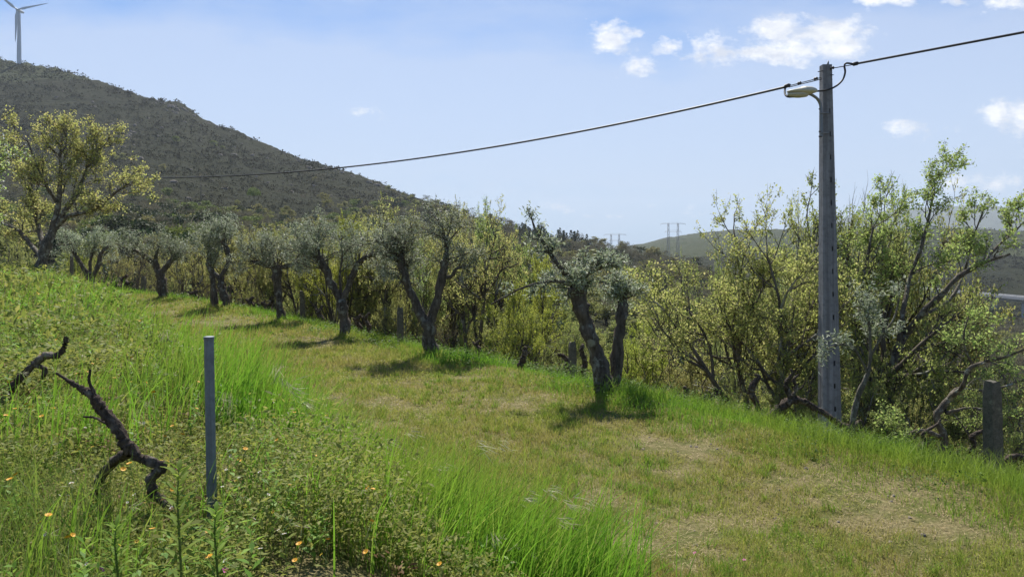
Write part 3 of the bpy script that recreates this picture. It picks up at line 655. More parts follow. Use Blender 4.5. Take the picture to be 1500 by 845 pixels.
# ------------------------------------------------------------------ oaks behind the olive row
def auto_oak(seed, cfg, stems, L, r, lean=.35):
    t = TB(seed, cfg)
    for i in range(stems):
        a = i/stems*2*np.pi+t.r.uniform(-.4, .4); k = lean*t.r.uniform(.4, 1.2) if stems > 1 else .08
        d = unit(np.array([math.cos(a)*k, math.sin(a)*k, 1.0]))
        p = np.array([math.cos(a), math.sin(a), 0])*r*(1.0 if stems > 1 else 0)-np.array([0, 0, .3])
        t.grow(p, d, L*t.r.uniform(.85, 1.1), r, 0)
    return t
def norm_tree(t, height, leaf, shift=True):
    V, q = t.wood(); z = V[:, 2].max(); s = height/z
    LV, LQ = leaf
    return V*s, q, LV*s, LQ
variants = {}
def variant(key, seed, cfg, stems, lean, lpm, tuft, size, wmat, lmat, spread=.06, L=2.4, r=.08):
    t = auto_oak(seed, cfg, stems, L, r, lean)
    z0 = t.wood()[0][:, 2].max(); lf = t.leaves(lpm*.80*5.2/z0, tuft+1, size*z0/5.2, .62, spread*.75*z0/5.2)
    V, q, LV, LQ = norm_tree(t, 1.0, lf)
    tri = q[q[:, 2] == q[:, 3]][:, :3]; q = q[q[:, 2] != q[:, 3]]
    a = mesh_np('trunk', V, q, tri, True); b = mesh_np('crown', LV, LQ)
    a.materials.append(wmat); b.materials.append(lmat)
    variants[key] = (a, b, np.abs(V[:, :2]).max())
OAK3 = dict(levels=3, nch=[7, 6, 5], wig=.17, up=.05, ang=(.4, 1.15), rat=.62, rr=.52)
variant('multi_a', 41, OAK, 5, .55, 11, 4, .055, M['bark_oak'], M['oak'], L=2.2, r=.06)
variant('multi_b', 42, OAK, 3, .45, 11, 4, .055, M['bark_oak'], M['oak_green'], L=2.2, r=.075)
variant('multi_c', 43, OAKW, 4, .6, 9, 4, .06, M['bark_oak'], M['oak'], L=2.2, r=.06)
variant('single_a', 44, OAK, 2, .35, 6, 4, .065, M['bark_oak'], M['oak_gold'], L=2.2, r=.085)
variant('small_a', 45, OAK3, 4, .8, 10, 4, .07, M['bark_oak'], M['oak'], L=1.6, r=.05)
variant('small_b', 46, OAK3, 3, .8, 10, 4, .07, M['bark_oak'], M['oak_gold'], L=1.6, r=.05)
variant('small_c', 47, OAK3, 5, .9, 12, 4, .075, M['bark_oak'], M['lime'], L=1.5, r=.045)
variant('small_d', 48, OAK3, 4, .8, 12, 4, .07, M['bark_oak'], M['oak_green'], L=1.6, r=.045)
variant('twiggy', 49, OAK3, 4, .5, 2.2, 3, .06, M['bark_twig'], M['oak_gold'], L=1.8, r=.045)
def put(key, px, d, top, label=None, group=None, rz=0, w=1.0, name='oak_tree', sink=.1, cat='tree', cap=9):
    """stand a copy of a tree on the ground at bearing px and distance d, its tip at photo row top"""
    p = on(px, d); h = (HZ-top)/F*d-p[2]; a, b, rm = variants[key]; w = min(w, cap/(h*rm))
    root = empty(name, p-np.array([0, 0, sink]), rz); root.scale = (h*w, h*w, h); tag(root, label, cat, group)
    for nm, me in (('trunk', a), ('crown', b)):
        o = bpy.data.objects.new(nm, me); COL.objects.link(o); o.parent = root
    return root
put('multi_a', 1120, 17.5, 262, 'multi-stemmed oak with a full rounded crown just left of the utility pole', rz=1.1, w=0.86)
put('multi_b', 1252, 19, 228, 'upright slender oak with pale fresh leaves just right of the utility pole', rz=2.0, w=0.74)
put('multi_c', 1330, 21, 250, 'tall loose oak rising above its neighbours on the slope between pole and end post', rz=.4, w=0.5)
put('single_a', 692, 24, 286, 'oak with low spreading limbs directly behind the V-forked olive', rz=2.6, w=0.64)
put('multi_b', 742, 29, 282, 'oak with bare twig tips against the sky, behind the gap between the two nearest olives', rz=4.0, w=0.48)
put('single_a', 622, 30, 282, 'yellow-green oak showing above the V-forked olive crown', rz=.9, w=0.72)
put('small_c', 492, 29, 303, 'lime-yellow oak rising behind the Y-shaped olive', rz=.2, w=0.50)
put('small_c', 935, 20, 455, 'low light green young oak behind the nearest olive', rz=1.3, w=0.64)
put('multi_a', 1165, 21, 275, 'rounded oak crown showing immediately left of the pole, behind the multi-stemmed oak', rz=3.3, w=.5, cap=2.0)
put('multi_b', 1292, 22.5, 262, 'full pale green oak crown in the second rank right of the pole', rz=5.1, w=.5, cap=2.0)
for c_, d_, t_, k_ in ((400, 33, 320, 'multi_a'), (455, 31, 310, 'single_a'), (528, 30, 306, 'multi_a'), (572, 27, 296, 'single_a'), (662, 29, 288, 'multi_a'), (715, 27, 286, 'single_a'), (352, 38, 324, 'single_a'), (770, 30, 318, 'multi_b')):
    put(k_, c_, d_, t_, 'tall airy spring-leaved oak rising over the olive crowns from behind the row', 'tall airy oaks behind the olive row', c_*.37, .7, cap=2.1)
# nearest tree right of the pole, leaning limbs reaching over the valley view
t = TB(61, dict(levels=3, nch=[5, 5, 5], wig=.18, up=.06, ang=(.4, 1.0), rat=.62, rr=.55)); d = 14.5; t.k = .6
L = [t.limb(l, d) for l in [
    [(1375,668,9),(1382,640,8),(1372,610,8),(1385,590,7),(1400,575,6)],
    [(1390,585,6),(1410,565,5,-.4),(1420,540,4.5,-.5),(1445,530,4,-.6),(1480,520,3,-.8),(1515,505,2,-1)], [(1385,605,5),(1420,598,4.5),(1450,602,4,.2),(1500,608,3,.3),(1540,600,2,.3)],
    [(1382,600,5),(1400,570,4,.6),(1440,572,3.5,.8),(1490,560,2.5,1),(1530,540,1.5,1)], [(1426,536,3),(1415,515,2.6),(1412,490,2),(1418,465,1.4)],
    [(1380,640,5),(1350,630,4.5),(1325,640,3),(1305,635,2)]]]
for i in (1, 2, 3, 4, 5): t.sprout(L[i], .25, 1, 7, .45, .014, 1, .1)
build_tree('oak_tree', t, L[0][0][:3], M['bark_oak'], [('crown', t.leaves(8, 4, .06, .6, .045), M['oak_green'])], 'low oak with long dark horizontal limbs behind the end post', 'tree')
t = TB(62, dict(levels=4, nch=[5, 5, 5, 4], wig=.18, up=.07, ang=(.4, 1.0), rat=.62, rr=.55)); d = 18
L = [t.limb(l, d) for l in [
    [(1290,672,10),(1292,630,9),(1300,580,8),(1310,530,7),(1325,490,6.5)], [(1325,492,6),(1350,460,5.5,-.5),(1378,432,5,-.8),(1405,405,4.2,-1),(1440,385,3,-1.2),(1480,372,2,-1.4)],
    [(1318,505,5),(1322,460,4),(1332,410,3.2,.5),(1350,360,2.6,.5),(1360,320,2,.5),(1368,280,1.2,.5)], [(1350,462,3.5),(1390,440,2.6,.5),(1412,400,2.2,.8),(1425,350,1.6,.8),(1440,310,1,.8)],
    [(1300,560,4),(1270,510,3.5,.6),(1262,450,3,.8),(1268,390,2.2,.8),(1280,330,1.4,.8)], [(1440,386,2.6),(1462,360,2,.4),(1490,335,1.5,.6),(1515,310,1,.6)]]]
for i, n, ln, up in ((1, 4, .42, 1.2), (2, 12, .75, .3), (3, 9, .7, .3), (4, 12, .9, .3), (5, 10, .6, .5)): t.sprout(L[i], .35, 1, n, ln, .022, 1, up)
build_tree('oak_tree', t, L[0][0][:3], M['bark_oak'], [('crown', t.leaves(6.5, 4, .068, .6, .05), M['oak_green'])], 'large fresh green oak whose diagonal limb reaches out over the viaduct view', 'tree')
# bare-twigged tree behind pole
t = TB(63, dict(levels=3, nch=[5, 4, 4], wig=.12, up=.12, ang=(.25, .6), rat=.6, rr=.55))
p = on(1185, 22); t.grow(p-np.array([0, 0, .2]), unit(np.array([-.01, 0, 1])), 4.9, .06, 0)
V, q = t.wood(); kz = ((HZ-238)/F*22-p[2])/(V[:, 2].max()-p[2]); t.V = [(v-p)*kz+p for v in t.V]
root = empty('bare_tree', p); tag(root, 'slim leafless tree with upright grey twigs beside the utility pole top', 'tree')
tri = q[q[:, 2] == q[:, 3]][:, :3]; q2 = q[q[:, 2] != q[:, 3]]; V, q = t.wood()
obj('trunk', mesh_np('trunk', V-p, q2, tri, True), M['bark_twig'], root)

# filler oaks along the slope behind the row
rr = random.Random(5)
fill = [(c, dd, top) for c, dd, top in [(440,32,315),(395,34,322),(565,31,300),(350,38,322),(590,33,310),
 (15,52,330),(165,50,345),(200,47,348),(285,44,338),(262,52,330),(300,50,328),(340,46,335),(375,43,345),(395,39,372),(440,36,350),(455,33,385),(415,47,330),(545,30,375),(560,36,330),(575,27,420),(600,26,410),
 (530,33,330),(655,27,330),(668,36,300),(705,33,300),(780,27,360),(800,23,440),(850,26,452),(760,22,400),(870,23,475),(910,26,478),(960,24,485),(985,21,475),(1060,29,350),(1015,18,510),(1075,16.5,530),
 (1180,17.5,480),(1190,24,330),(1225,25,290),(1270,26,300),(1300,24,330),(1440,17,520),(1490,16,510),(1345,17,520),(1240,16.5,520),(1175,15.5,560),(1330,15.5,560),(1500,14,560),
 (500,40,345),(468,45,335),(230,58,335),(120,58,340),(720,24,440),(640,24,450)]]
small = ['small_a', 'small_b', 'small_d', 'small_a', 'small_b', 'twiggy', 'small_c']
names = {'small_a': ('olive-green young oak in the belt of trees behind the olive row', 'olive-green oaks behind the olive row'), 'small_b': ('golden-leaved young oak in the belt of trees behind the olive row', 'golden oaks behind the olive row'),
         'small_d': ('fresh green young oak in the belt of trees behind the olive row', 'fresh green oaks behind the olive row'), 'small_c': ('lime green young oak in the belt of trees behind the olive row', 'lime green oaks behind the olive row'),
         'twiggy': ('grey twiggy tree with very few leaves in the belt behind the olive row', 'twiggy trees behind the olive row')}
for c, dd, top in fill:
    k = rr.choice(small)
    if 150 < c < 345: k = rr.choice(['twiggy', 'twiggy', 'small_b'])
    if c > 1150 and dd < 30: k = rr.choice(['small_d', 'small_a', 'small_d'])
    put(k, c, dd, top, names[k][0], names[k][1], rr.uniform(0, 6.28), rr.uniform(.62, .85), name='young_oak' if k != 'twiggy' else 'twiggy_tree', cap=1.75 if c > 1080 and dd > 19 else 2.1)

# white-blossomed shrub at the left edge
t = TB(71, dict(levels=3, nch=[5, 5, 4], wig=.2, up=.05, ang=(.4, 1.1), rat=.6, rr=.55)); d = 14
L = [t.limb([(-45,460,8),(-40,400,7),(-38,330,6),(-30,280,5),(-20,240,3),(-12,215,2)], d), t.limb([(-40,400,5),(-30,350,4),(-22,320,3),(-10,312,2)], d)]
t.sprout(L[0], .4, 1, 14, .5, .02, 1, .2); t.sprout(L[1], .3, 1, 6, .32, .02, 1, .2)
V1 = t.leaves(9, 4, .05, .6, .04); V2 = t.leaves(3.2, 5, .03, .9, .03)
build_tree('blossom_tree', t, L[0][0][:3], M['bark_oak'], [('crown', V1, M['oak_green']), ('blossom', V2, M['white_blossom'])], 'fruit tree with white blossom beside the golden oak', 'blossom tree')

# sapling in front of the pole's foot
t = TB(72, dict(levels=2, nch=[5, 4], wig=.15, up=.05, ang=(.4, 1.1), rat=.65, rr=.55)); d = 9.6
L = [t.limb([(1250,690,6.5),(1249,665,6),(1247,640,5.5),(1250,610,5),(1257,580,4.5),(1268,555,4),(1274,535,3),(1275,500,2.4),(1272,470,1.8),(1262,440,1.2)], d, .1),
     t.limb([(1271,545,2.6),(1250,510,2),(1230,505,1.5),(1208,512,1)], d), t.limb([(1274,525,2.2),(1290,495,2),(1310,465,1.5),(1318,430,1)], d)]
t.sprout(L[0], .72, 1, 8, .34, .008, 1, .2); t.sprout(L[1], .3, 1, 8, .2, .006, 1, .1); t.sprout(L[2], .2, 1, 7, .26, .006, 1, .3)
build_tree('olive_sapling', t, L[0][0][:3], M['bark_sapling'], [('crown', t.leaves(60, 2, .055, .26, .03), M['olive'])], 'thin crooked pale-barked olive sapling in front of the utility pole foot', 'sapling')

# ------------------------------------------------------------------ vine stumps
def vine(d, limbs, label, seed, group='old vine stumps', offs=None):
    t = TB(seed, OLV); t.k = .8; t.ridge = .13; t.minsides = 16; L = [t.limb(l, d, .10, 9) for l in limbs]; o = L[0][0][:3]
    V, q = t.wood(); tri = q[q[:, 2] == q[:, 3]][:, :3]; q = q[q[:, 2] != q[:, 3]]
    ob = obj('vine_stump', mesh_np('vine_stump', V-o, q, tri, True), M['bark_vine'], None, o)
    return tag(ob, label, 'vine stump', group)
vine(3.95, [[(262,775,8),(245,740,8),(225,722,8.5),(222,700,9),(236,683,9),(205,670,8),(188,655,10),(175,632,10),(152,603,9),(135,580,8),(118,568,5),(98,556,3),(82,546,2)],
           [(188,662,8),(165,678,9,.2),(148,700,9,.3),(140,730,8,.3)], [(150,600,4),(140,578,3),(131,560,2.5),(132,541,2)], [(178,628,4),(160,622,3,.1),(140,612,2,.2),(122,610,2,.2)], [(300,800,6,.1),(285,775,7,.1),(262,765,6)]],
     'large gnarled dark vine stump twisting across the weedy bank beside the metal post', 81)
vine(6.2, [[(-20,612,7),(4,590,6),(24,560,6),(44,540,6.5),(64,522,6),(84,520,5.5),(94,508,4.5),(97,494,4)], [(52,535,4),(66,541,4),(62,555,3)]],
     'dark vine stump lying low among orange flowers on the weedy bank', 82)
vine(11.4, [[(1118,622,7),(1132,608,8),(1148,594,7.5),(1160,586,7),(1178,588,5.5),(1195,598,5),(1212,608,5),(1228,620,5.5),(1243,626,6),(1262,618,6)], [(1160,588,6),(1153,572,4.5),(1152,560,4),(1160,548,2.5),(1158,540,1.5)],
            [(1158,588,4),(1166,570,3.5),(1163,556,3),(1170,548,1.5)], [(1162,570,2),(1174,568,1.5),(1180,558,1)], [(1140,600,3),(1135,622,4),(1150,626,3)]],
     'fallen vine arching low over the grass right at the foot of the utility pole', 83)
vine(12.2, [[(1112,606,4.5),(1108,590,5),(1100,575,6),(1104,562,5.5),(1112,553,4),(1106,548,2)]], 'hook-topped vine stump between two-stemmed oak and utility pole', 84)
vine(15.2, [[(762,553,5),(762,538,5.5),(766,525,5),(770,512,4),(768,508,2)]], 'short leaning vine stump standing alone left of the square post', 85)
vine(16.2, [[(828,556,5),(826,545,5),(832,532,4.5),(826,522,4),(817,519,3)]], 'vine stump with a bent head touching the left side of the square post', 86)
vine(16.4, [[(858,556,5),(853,545,5),(857,530,4.5),(852,515,4),(854,505,3)]], 'wavy vine stump between the square post and the nearest olive', 87)
for i, (px, py, hh, d) in enumerate([(1002,592,26,13.6),(1035,592,20,13.4),(1046,592,24,13.8)]):
    vine(d, [[(px,py+6,4),(px-3,py-hh*.4,4.5),(px+4,py-hh*.7,4),(px,py-hh,3)]], 'small dark stub of vine in the grass between the nearest olive and the hook-topped vine', 88+i, 'small vine stubs right of the nearest olive')
vine(9.6, [[(1345,672,4.5),(1350,655,5),(1356,648,5),(1352,635,3),(1372,622,2.5),(1378,614,1.5)]], 'vine stump with a pale forked tip left of the end post', 92)
vine(9.2, [[(1420,665,5),(1426,650,5),(1422,640,4),(1440,630,3)], [(1426,650,3),(1424,636,2.5)]], 'rusty brown vine stump close beside the end post', 93)
vine(9.3, [[(1472,675,5),(1485,668,5),(1505,672,5),(1530,676,5)]], 'grey vine stump lying just right of the end post', 94)
for i, (px, py, hh, d) in enumerate([(525,488,26,23.5),(538,488,30,23),(470,478,30,26),(368,455,20,31),(385,460,18,30),(396,462,20,29.5),(700,520,22,17.8),(183,420,16,40),(170,424,12,41),(285,440,14,36)]):
    vine(d, [[(px,py+4,4),(px+3,py-hh*.3,4),(px-3,py-hh*.65,3.5),(px+3,py-hh,2.5)], [(px-2,py-hh*.6,2.5),(px-8,py-hh*.85,2)]], 'small dark old vine stump behind the far half of the olive row', 95+i, 'vine stumps behind the far olives')

# ------------------------------------------------------------------ posts
def conc_mat(name, a, b, lich, thr=.6, sc=9):
    t = NT(name); n1 = t.noise(sc, 6, .7); n2 = t.noise(sc*4, 4, .7); n3 = t.noise(sc*.5, 4, .6)
    c = t.ramp(n1, [(.3, a), (.7, b)]); c = t.mix(t.ramp(n3, [(thr, (0, 0, 0)), (thr+.1, (1, 1, 1))]), c, lich)
    if name == 'grey_concrete':
        mp = t.node('ShaderNodeMapping', {'Scale': (14, 14, .35)}); t.l.new(t._tc.outputs['Object'], mp.inputs[0])
        c = t.mix(t.ramp(t.noise(1.0, 6, .7, mp.outputs[0]), [(.42, (0, 0, 0)), (.72, (.85, .85, .85))]), c, (.085, .085, .09))
    c = t.mix(t.math('MULTIPLY', t.ramp(n2, [(.35, (1, 1, 1)), (.5, (0, 0, 0))]), .4), c, tuple(k*.5 for k in a))
    return t.done(t.bsdf(c, .9, .2, t.bump(n2, .6, .01)))
M['post'] = conc_mat('lichened_concrete', (.075, .07, .055), (.16, .145, .115), (.21, .20, .14), .6, 12)
M['pole'] = conc_mat('grey_concrete', (.19, .195, .21), (.26, .265, .285), (.32, .32, .33), .66, 3)
M['pole_dark'] = NT('hole_shade').done(NT('x').bsdf((.1, .1, .1))) if False else None
def grid_mesh(name, rings, cap=True):
    n = len(rings[0]); V = np.concatenate(rings); q = []
    for i in range(len(rings)-1):
        for j in range(n): q.append([i*n+j, i*n+(j+1) % n, (i+1)*n+(j+1) % n, (i+1)*n+j])
    me = bpy.data.meshes.new(name); faces = [tuple(f) for f in q]+[tuple(range(n-1, -1, -1)), tuple(range((len(rings)-1)*n, len(rings)*n))]
    me.from_pydata([tuple(v) for v in V], [], faces); me.update(); return me
def square_post(px, d, top, w, label, seed, lean=0.0, rz=.3):
    p = on(px, d); h = (HZ-top)/F*d-p[2]; g = np.random.default_rng(seed); rings = []
    for t in np.linspace(0, 1, 12):
        z = -.3+(h+.3)*t; s = w/2*(1.06-.12*t); b = s*.16
        if t == 1: s *= .8
        if t > .9 and t < 1: z -= .01
        ring = np.array([(s-b, -s), (s, -s+b), (s, s-b), (s-b, s), (-s+b, s), (-s, s-b), (-s, -s+b), (-s+b, -s)])+g.normal(0, w*.012, (8, 2))
        rings.append(np.c_[ring+np.array([lean*t, 0]), np.full(8, z)+g.normal(0, .004 if t < 1 else .012, 8)])
    o = obj('vineyard_post', grid_mesh('vineyard_post', rings), M['post'], None, p); o.rotation_euler = (0, 0, rz)
    return tag(o, label, 'post', 'concrete vineyard posts')
square_post(1456, 8.6, 558, .155, 'thick square concrete post standing alone at the end of the row beside a low oak', 1, -.03, .25)
square_post(840, 15.8, 500, .155, 'square concrete post immediately left of the nearest olive trunk', 2, -.03, .2)
square_post(587, 21, 451, .17, 'slender grey concrete post between the V-forked olive and the Y-shaped olive', 3, -.02, .4)
square_post(444, 28, 426, .20, 'concrete post between the Y-shaped olive and the flat-topped olive', 4, -.04, .3)
square_post(210, 41, 405, .22, 'short concrete post left of the low-forking stout olive', 5, .0, .1)
square_post(312, 32, 395, .19, 'concrete post tight against the twin-trunked olive', 6, .0, .1)
square_post(105, 44, 372, .17, 'dark post between the golden oak and the farthest olive', 7, .0, .1)

# galvanised metal post in the weeds
def metal_mat(name, a, b, rough=.5, metal=.6):
    t = NT(name); n1 = t.noise(22, 5, .7); n2 = t.noise(3, 4, .7)
    c = t.ramp(n1, [(.35, a), (.65, b)]); return t.done(t.bsdf(c, rough, .5, t.bump(n1, .15, .004), metal))
_t = NT('galvanised_steel'); _a = _t.noise(22, 5, .7)
_mp = _t.node('ShaderNodeMapping', {'Scale': (40, 40, 1.2)}); _t.l.new(_t._tc.outputs['Object'], _mp.inputs[0]); _b = _t.noise(1.0, 5, .7, _mp.outputs[0]); _r = _t.noise(9, 6, .75)
_c = _t.ramp(_a, [(.35, (.13, .155, .18)), (.65, (.20, .23, .26))]); _c = _t.mix(_t.ramp(_b, [(.45, (0, 0, 0)), (.7, (.8, .8, .8))]), _c, (.09, .10, .11)); _c = _t.mix(_t.ramp(_r, [(.62, (0, 0, 0)), (.70, (.8, .8, .8))]), _c, (.16, .10, .06))
M['galv'] = _t.done(_t.bsdf(_c, .6, .4, _t.bump(_a, .3, .004), .35))
p = P(306, 0, 3.9); x0, y0 = p[0], p[1]; zt = (HZ-494)/F*3.9; zb = Hs(x0, y0)-.3; hh = zt-zb
root = empty('metal_post', (x0, y0, zb)); tag(root, 'grey galvanised tubular metal post standing in the weeds of the bank', 'post')
prof = []
def tube_mesh(name, pts, r, sides=20, cap=True):
    t = TB(0, OLV); t.tube(np.array(pts, float), np.full(len(pts), r) if np.isscalar(r) else np.array(r), sides)
    V, q = t.wood(); tri = q[q[:, 2] == q[:, 3]][:, :3]; q = q[q[:, 2] != q[:, 3]]; return mesh_np(name, V, q, tri, True)
def ring(r, z, n=24, dx=0): a = np.linspace(0, 2*np.pi, n, endpoint=False); return np.c_[r*np.cos(a)+dx, r*np.sin(a), np.full(n, z)]
me = grid_mesh('shaft', [ring(.030, 0, dx=.03), ring(.0262, hh*.5, dx=.012), ring(.0255, hh-.004)]); o = obj('shaft', me, M['galv'], root)
me = grid_mesh('cap', [ring(.0275, hh-.012), ring(.0282, hh-.002), ring(.0275, hh+.004), ring(.018, hh+.006)]); obj('cap', me, M['galv'], root)

# ------------------------------------------------------------------ concrete utility pole with street lamp
PD = 14.5
pb = P(1216, 0, PD); px0 = pb[0]; ztop = (HZ-96)/F*PD; zbot = Hs(px0, PD)-.4; Hp = ztop-zbot
topx = P(1209.5, 0, PD)[0]-px0
root = empty('utility_pole', (px0, PD, zbot)); tag(root, 'tall tapering grey concrete utility pole with step holes and a street lamp', 'utility pole')
def pole_mesh():
    """rectangular shaft with two columns of real through holes"""
    V = []; Fc = []
    zs = [0.0]; hole = []
    z = .75
    while z < Hp-.6: zs += [z, z+.10]; hole.append(len(zs)-2); z += .46
    zs.append(Hp)
    def sec(z):
        t = z/Hp; w = .40-(.40-.185)*t; dp = .26-.10*t; cx = topx*t; return cx, w, dp
    cols = [0, .62, .72, 1.0]
    idx = {}
    for iz, z in enumerate(zs):
        cx, w, dp = sec(z)
        for s in (0, 1):
            for ic, c in enumerate(cols):
                idx[(iz, s, ic)] = len(V); V.append((cx-w/2+c*w, (-dp/2 if s == 0 else dp/2), z))
    for iz in range(len(zs)-1):
        for ic in range(3):
            if iz in hole and ic == 1:
                a = [idx[(iz, 0, 1)], idx[(iz, 0, 2)], idx[(iz+1, 0, 2)], idx[(iz+1, 0, 1)]]; b = [idx[(iz, 1, 1)], idx[(iz, 1, 2)], idx[(iz+1, 1, 2)], idx[(iz+1, 1, 1)]]
                for k in range(4): Fc.append((a[k], b[k], b[(k+1) % 4], a[(k+1) % 4]))
                continue
            Fc.append((idx[(iz, 0, ic)], idx[(iz, 0, ic+1)], idx[(iz+1, 0, ic+1)], idx[(iz+1, 0, ic)]))
            Fc.append((idx[(iz, 1, ic+1)], idx[(iz, 1, ic)], idx[(iz+1, 1, ic)], idx[(iz+1, 1, ic+1)]))
        Fc.append((idx[(iz, 0, 3)], idx[(iz, 1, 3)], idx[(iz+1, 1, 3)], idx[(iz+1, 0, 3)])); Fc.append((idx[(iz, 1, 0)], idx[(iz, 0, 0)], idx[(iz+1, 0, 0)], idx[(iz+1, 1, 0)]))
    n = len(zs)-1
    for ic in range(3): Fc.append((idx[(n, 0, ic)], idx[(n, 0, ic+1)], idx[(n, 1, ic+1)], idx[(n, 1, ic)]))
    me = bpy.data.meshes.new('shaft'); me.from_pydata(V, [], Fc); me.update(); return me
obj('shaft', pole_mesh(), M['pole'], root)
M['black'] = NT('x').done(NT('x').bsdf((.02, .02, .02))) if False else None
def plain(name, col, rough=.6, metal=0.0, spec=.4):
    t = NT(name); n = t.noise(30, 3, .6); c = t.ramp(n, [(.3, tuple(k*.85 for k in col)), (.7, col)]); return t.done(t.bsdf(c, rough, spec, None, metal))
M['black'] = plain('black_rubber', (.022, .022, .024), .55); M['steel'] = plain('dull_steel', (.22, .23, .24), .5, .6)
M['lampshell'] = plain('cream_lamp_shell', (.52, .50, .40), .55); M['lampglass'] = plain('lamp_bowl', (.42, .40, .30), .25, 0, .6)
def loc(px, py, dy=0.0):                 # photo pixel -> pole-local coordinates at the pole's distance
    p = P(px, py, PD+dy)*1.0; p[1] = PD+dy; return p-np.array([px0, PD, zbot])
def tubeobj(name, pts, r, mat, parent, sides=10): return obj(name, tube_mesh(name, pts, r, sides), mat, parent)
def smoothpath(pts, sub=6):
    A = np.array(pts, float); E = np.vstack([2*A[0]-A[1], A, 2*A[-1]-A[-2]]); out = []
    for i in range(1, len(A)):
        p0, p1, p2, p3 = E[i-1:i+3]
        for k in range(sub):
            t = k/sub; out.append(.5*((2*p1)+(-p0+p2)*t+(2*p0-5*p1+4*p2-p3)*t*t+(-p0+3*p1-3*p2+p3)*t**3))
    return np.array(out+[A[-1]])
arm = tubeobj('lamp_arm', smoothpath([loc(1203.5,200,-.13), loc(1203,170,-.13), loc(1202,155,-.13), loc(1198,146,-.15), loc(1192,141,-.2), loc(1186,138,-.25)]), .028, M['steel'], root)
for py in (166, 195): 
    b = tubeobj('bracket', [loc(1201,py,-.16), loc(1208,py,-.16), loc(1215,py,-.155)], .012, M['steel'], root)
# lamp head: a shallow elongated shell with a bowl beneath
def lamp():
    n = 22; rings = []; a = loc(1154,134,-.35); b = loc(1196,134,-.2); ax = b-a; L = np.linalg.norm(ax); ax = ax/L
    sd = unit(np.cross(ax, [0, 0, 1])); up = np.cross(sd, ax)
    for t, w, hu, hd in [(0,.02,.01,.01),(.03,.07,.03,.03),(.15,.12,.05,.05),(.35,.15,.085,.07),(.5,.16,.12,.075),(.52,.165,.135,.09),(.75,.16,.125,.085),(.9,.11,.09,.05),(.98,.06,.05,.03),(1,.02,.01,.01)]:
        th = np.linspace(0, 2*np.pi, n, endpoint=False)
        h = np.where(np.sin(th) > 0, hu*.72, hd*.8)
        rings.append(a+ax*L*t+sd*(np.cos(th)*w)[:, None]+up*(np.sin(th)*h)[:, None])
    return grid_mesh('lamp_head', rings), a, ax, L, sd, up
me, a, ax, Ll, sdv, upv = lamp(); lh = obj('lamp_head', me, M['lampshell'], root)
for p_ in me.polygons: p_.use_smooth = True
th = np.linspace(0, 2*np.pi, 18, endpoint=False)
obj('lamp_bowl', grid_mesh('lamp_bowl', [a+ax*Ll*.36+ax*(np.cos(th)*.17*k)[:, None]*1.4+sdv*(np.sin(th)*.11*k)[:, None]-upv*z for k, z in ((1, .04), (1, .075), (.8, .11), (.3, .125))]), M['lampglass'], lh)
# cable fittings
tubeobj('service_cable', smoothpath([loc(1194,134,-.2), loc(1206,133,-.22), loc(1218,130,-.2), loc(1228,124,-.15), loc(1235,116,-.1), loc(1238,106,-.1), loc(1237,97,-.1), loc(1240,93,-.1), loc(1250,94,-.1)]), .019, M['black'], root)
tubeobj('service_cable', smoothpath([loc(1153,125,-.1), loc(1150,130,-.1), loc(1150,138,-.2), loc(1154,142,-.3), loc(1163,142,-.33)]), .019, M['black'], root)
for (xa, ya, xb, yb) in [(1156,126,1203,114),(1156,128,1204,116),(1216,101,1250,95),(1198,105.5,1206,104),(1216,110.5,1221,110)]:
    tubeobj('tension_wire', [loc(xa,ya,-.12), loc((xa+xb)/2,(ya+yb)/2,-.12), loc(xb,yb,-.12)], .009, M['black'], root, 6)
for (cx, cy) in [(1171,122),(1195,115.5),(1219,100)]:
    tubeobj('insulator', [loc(cx-3,cy+1,-.12), loc(cx-1.5,cy+.5,-.12), loc(cx,cy,-.12), loc(cx+1.5,cy-.5,-.12), loc(cx+3,cy-1,-.12)], [.012,.035,.018,.035,.012], M['black'], root, 10)
tubeobj('cable_clamp', [loc(1148,128,-.1), loc(1150,127,-.1), loc(1156,125,-.1), loc(1158,124,-.1)], [.012,.038,.038,.012], M['black'], root)
tubeobj('cable_clamp', [loc(1248,95,-.1), loc(1250,94.5,-.1), loc(1256,93,-.1), loc(1258,92,-.1)], [.012,.038,.038,.012], M['black'], root)
for py in (160, 193, 200):
    tubeobj('bolt', [loc(1199.5,py,-.13), loc(1202,py,-.13), loc(1204,py,-.13)], .014, M['black'], root, 6)
tubeobj('pole_cap_pin', [loc(1212,98), loc(1213,93), loc(1213.5,89)], [.03, .02, .006], M['steel'], root, 6)

# overhead cable: vertical plane from the pole to the next pole, heights read along it, smoothed by a parabola
def cable(pts, A, B, r, label, ext=None):
    A = np.array(A); B = np.array(B); d = B-A; S = []; Z = []
    for (px, py) in pts:
        k = (px-750)/F; s = (k*A[1]-A[0])/(d[0]-k*d[1]); y = A[1]+s*d[1]; S.append(s); Z.append((HZ-py)/F*y)
    co = np.polyfit(S, Z, 3 if len(S) > 4 else 1)
    s = np.linspace(min(S) if ext is None else ext[0], max(S) if ext is None else ext[1], 90)
    out = np.stack([A[0]+s*d[0], A[1]+s*d[1], np.polyval(co, s)], 1)
    # twisted bundle of two strands
    t = TB(3, OLV); ph = np.linspace(0, 90, len(out))
    t.tube(out, np.full(len(out), r), 6)
    V, q = t.wood(); tri = q[q[:, 2] == q[:, 3]][:, :3]; q = q[q[:, 2] != q[:, 3]]; o0 = out[0].copy()
    o = obj('overhead_cable', mesh_np('overhead_cable', V-o0, q, tri, True), M['black'], None, o0); return tag(o, label, 'cable', 'overhead power cables')
A = (P(1156,0,PD-.1)[0], PD-.1); B = (P(60,0,46)[0], 46.0)
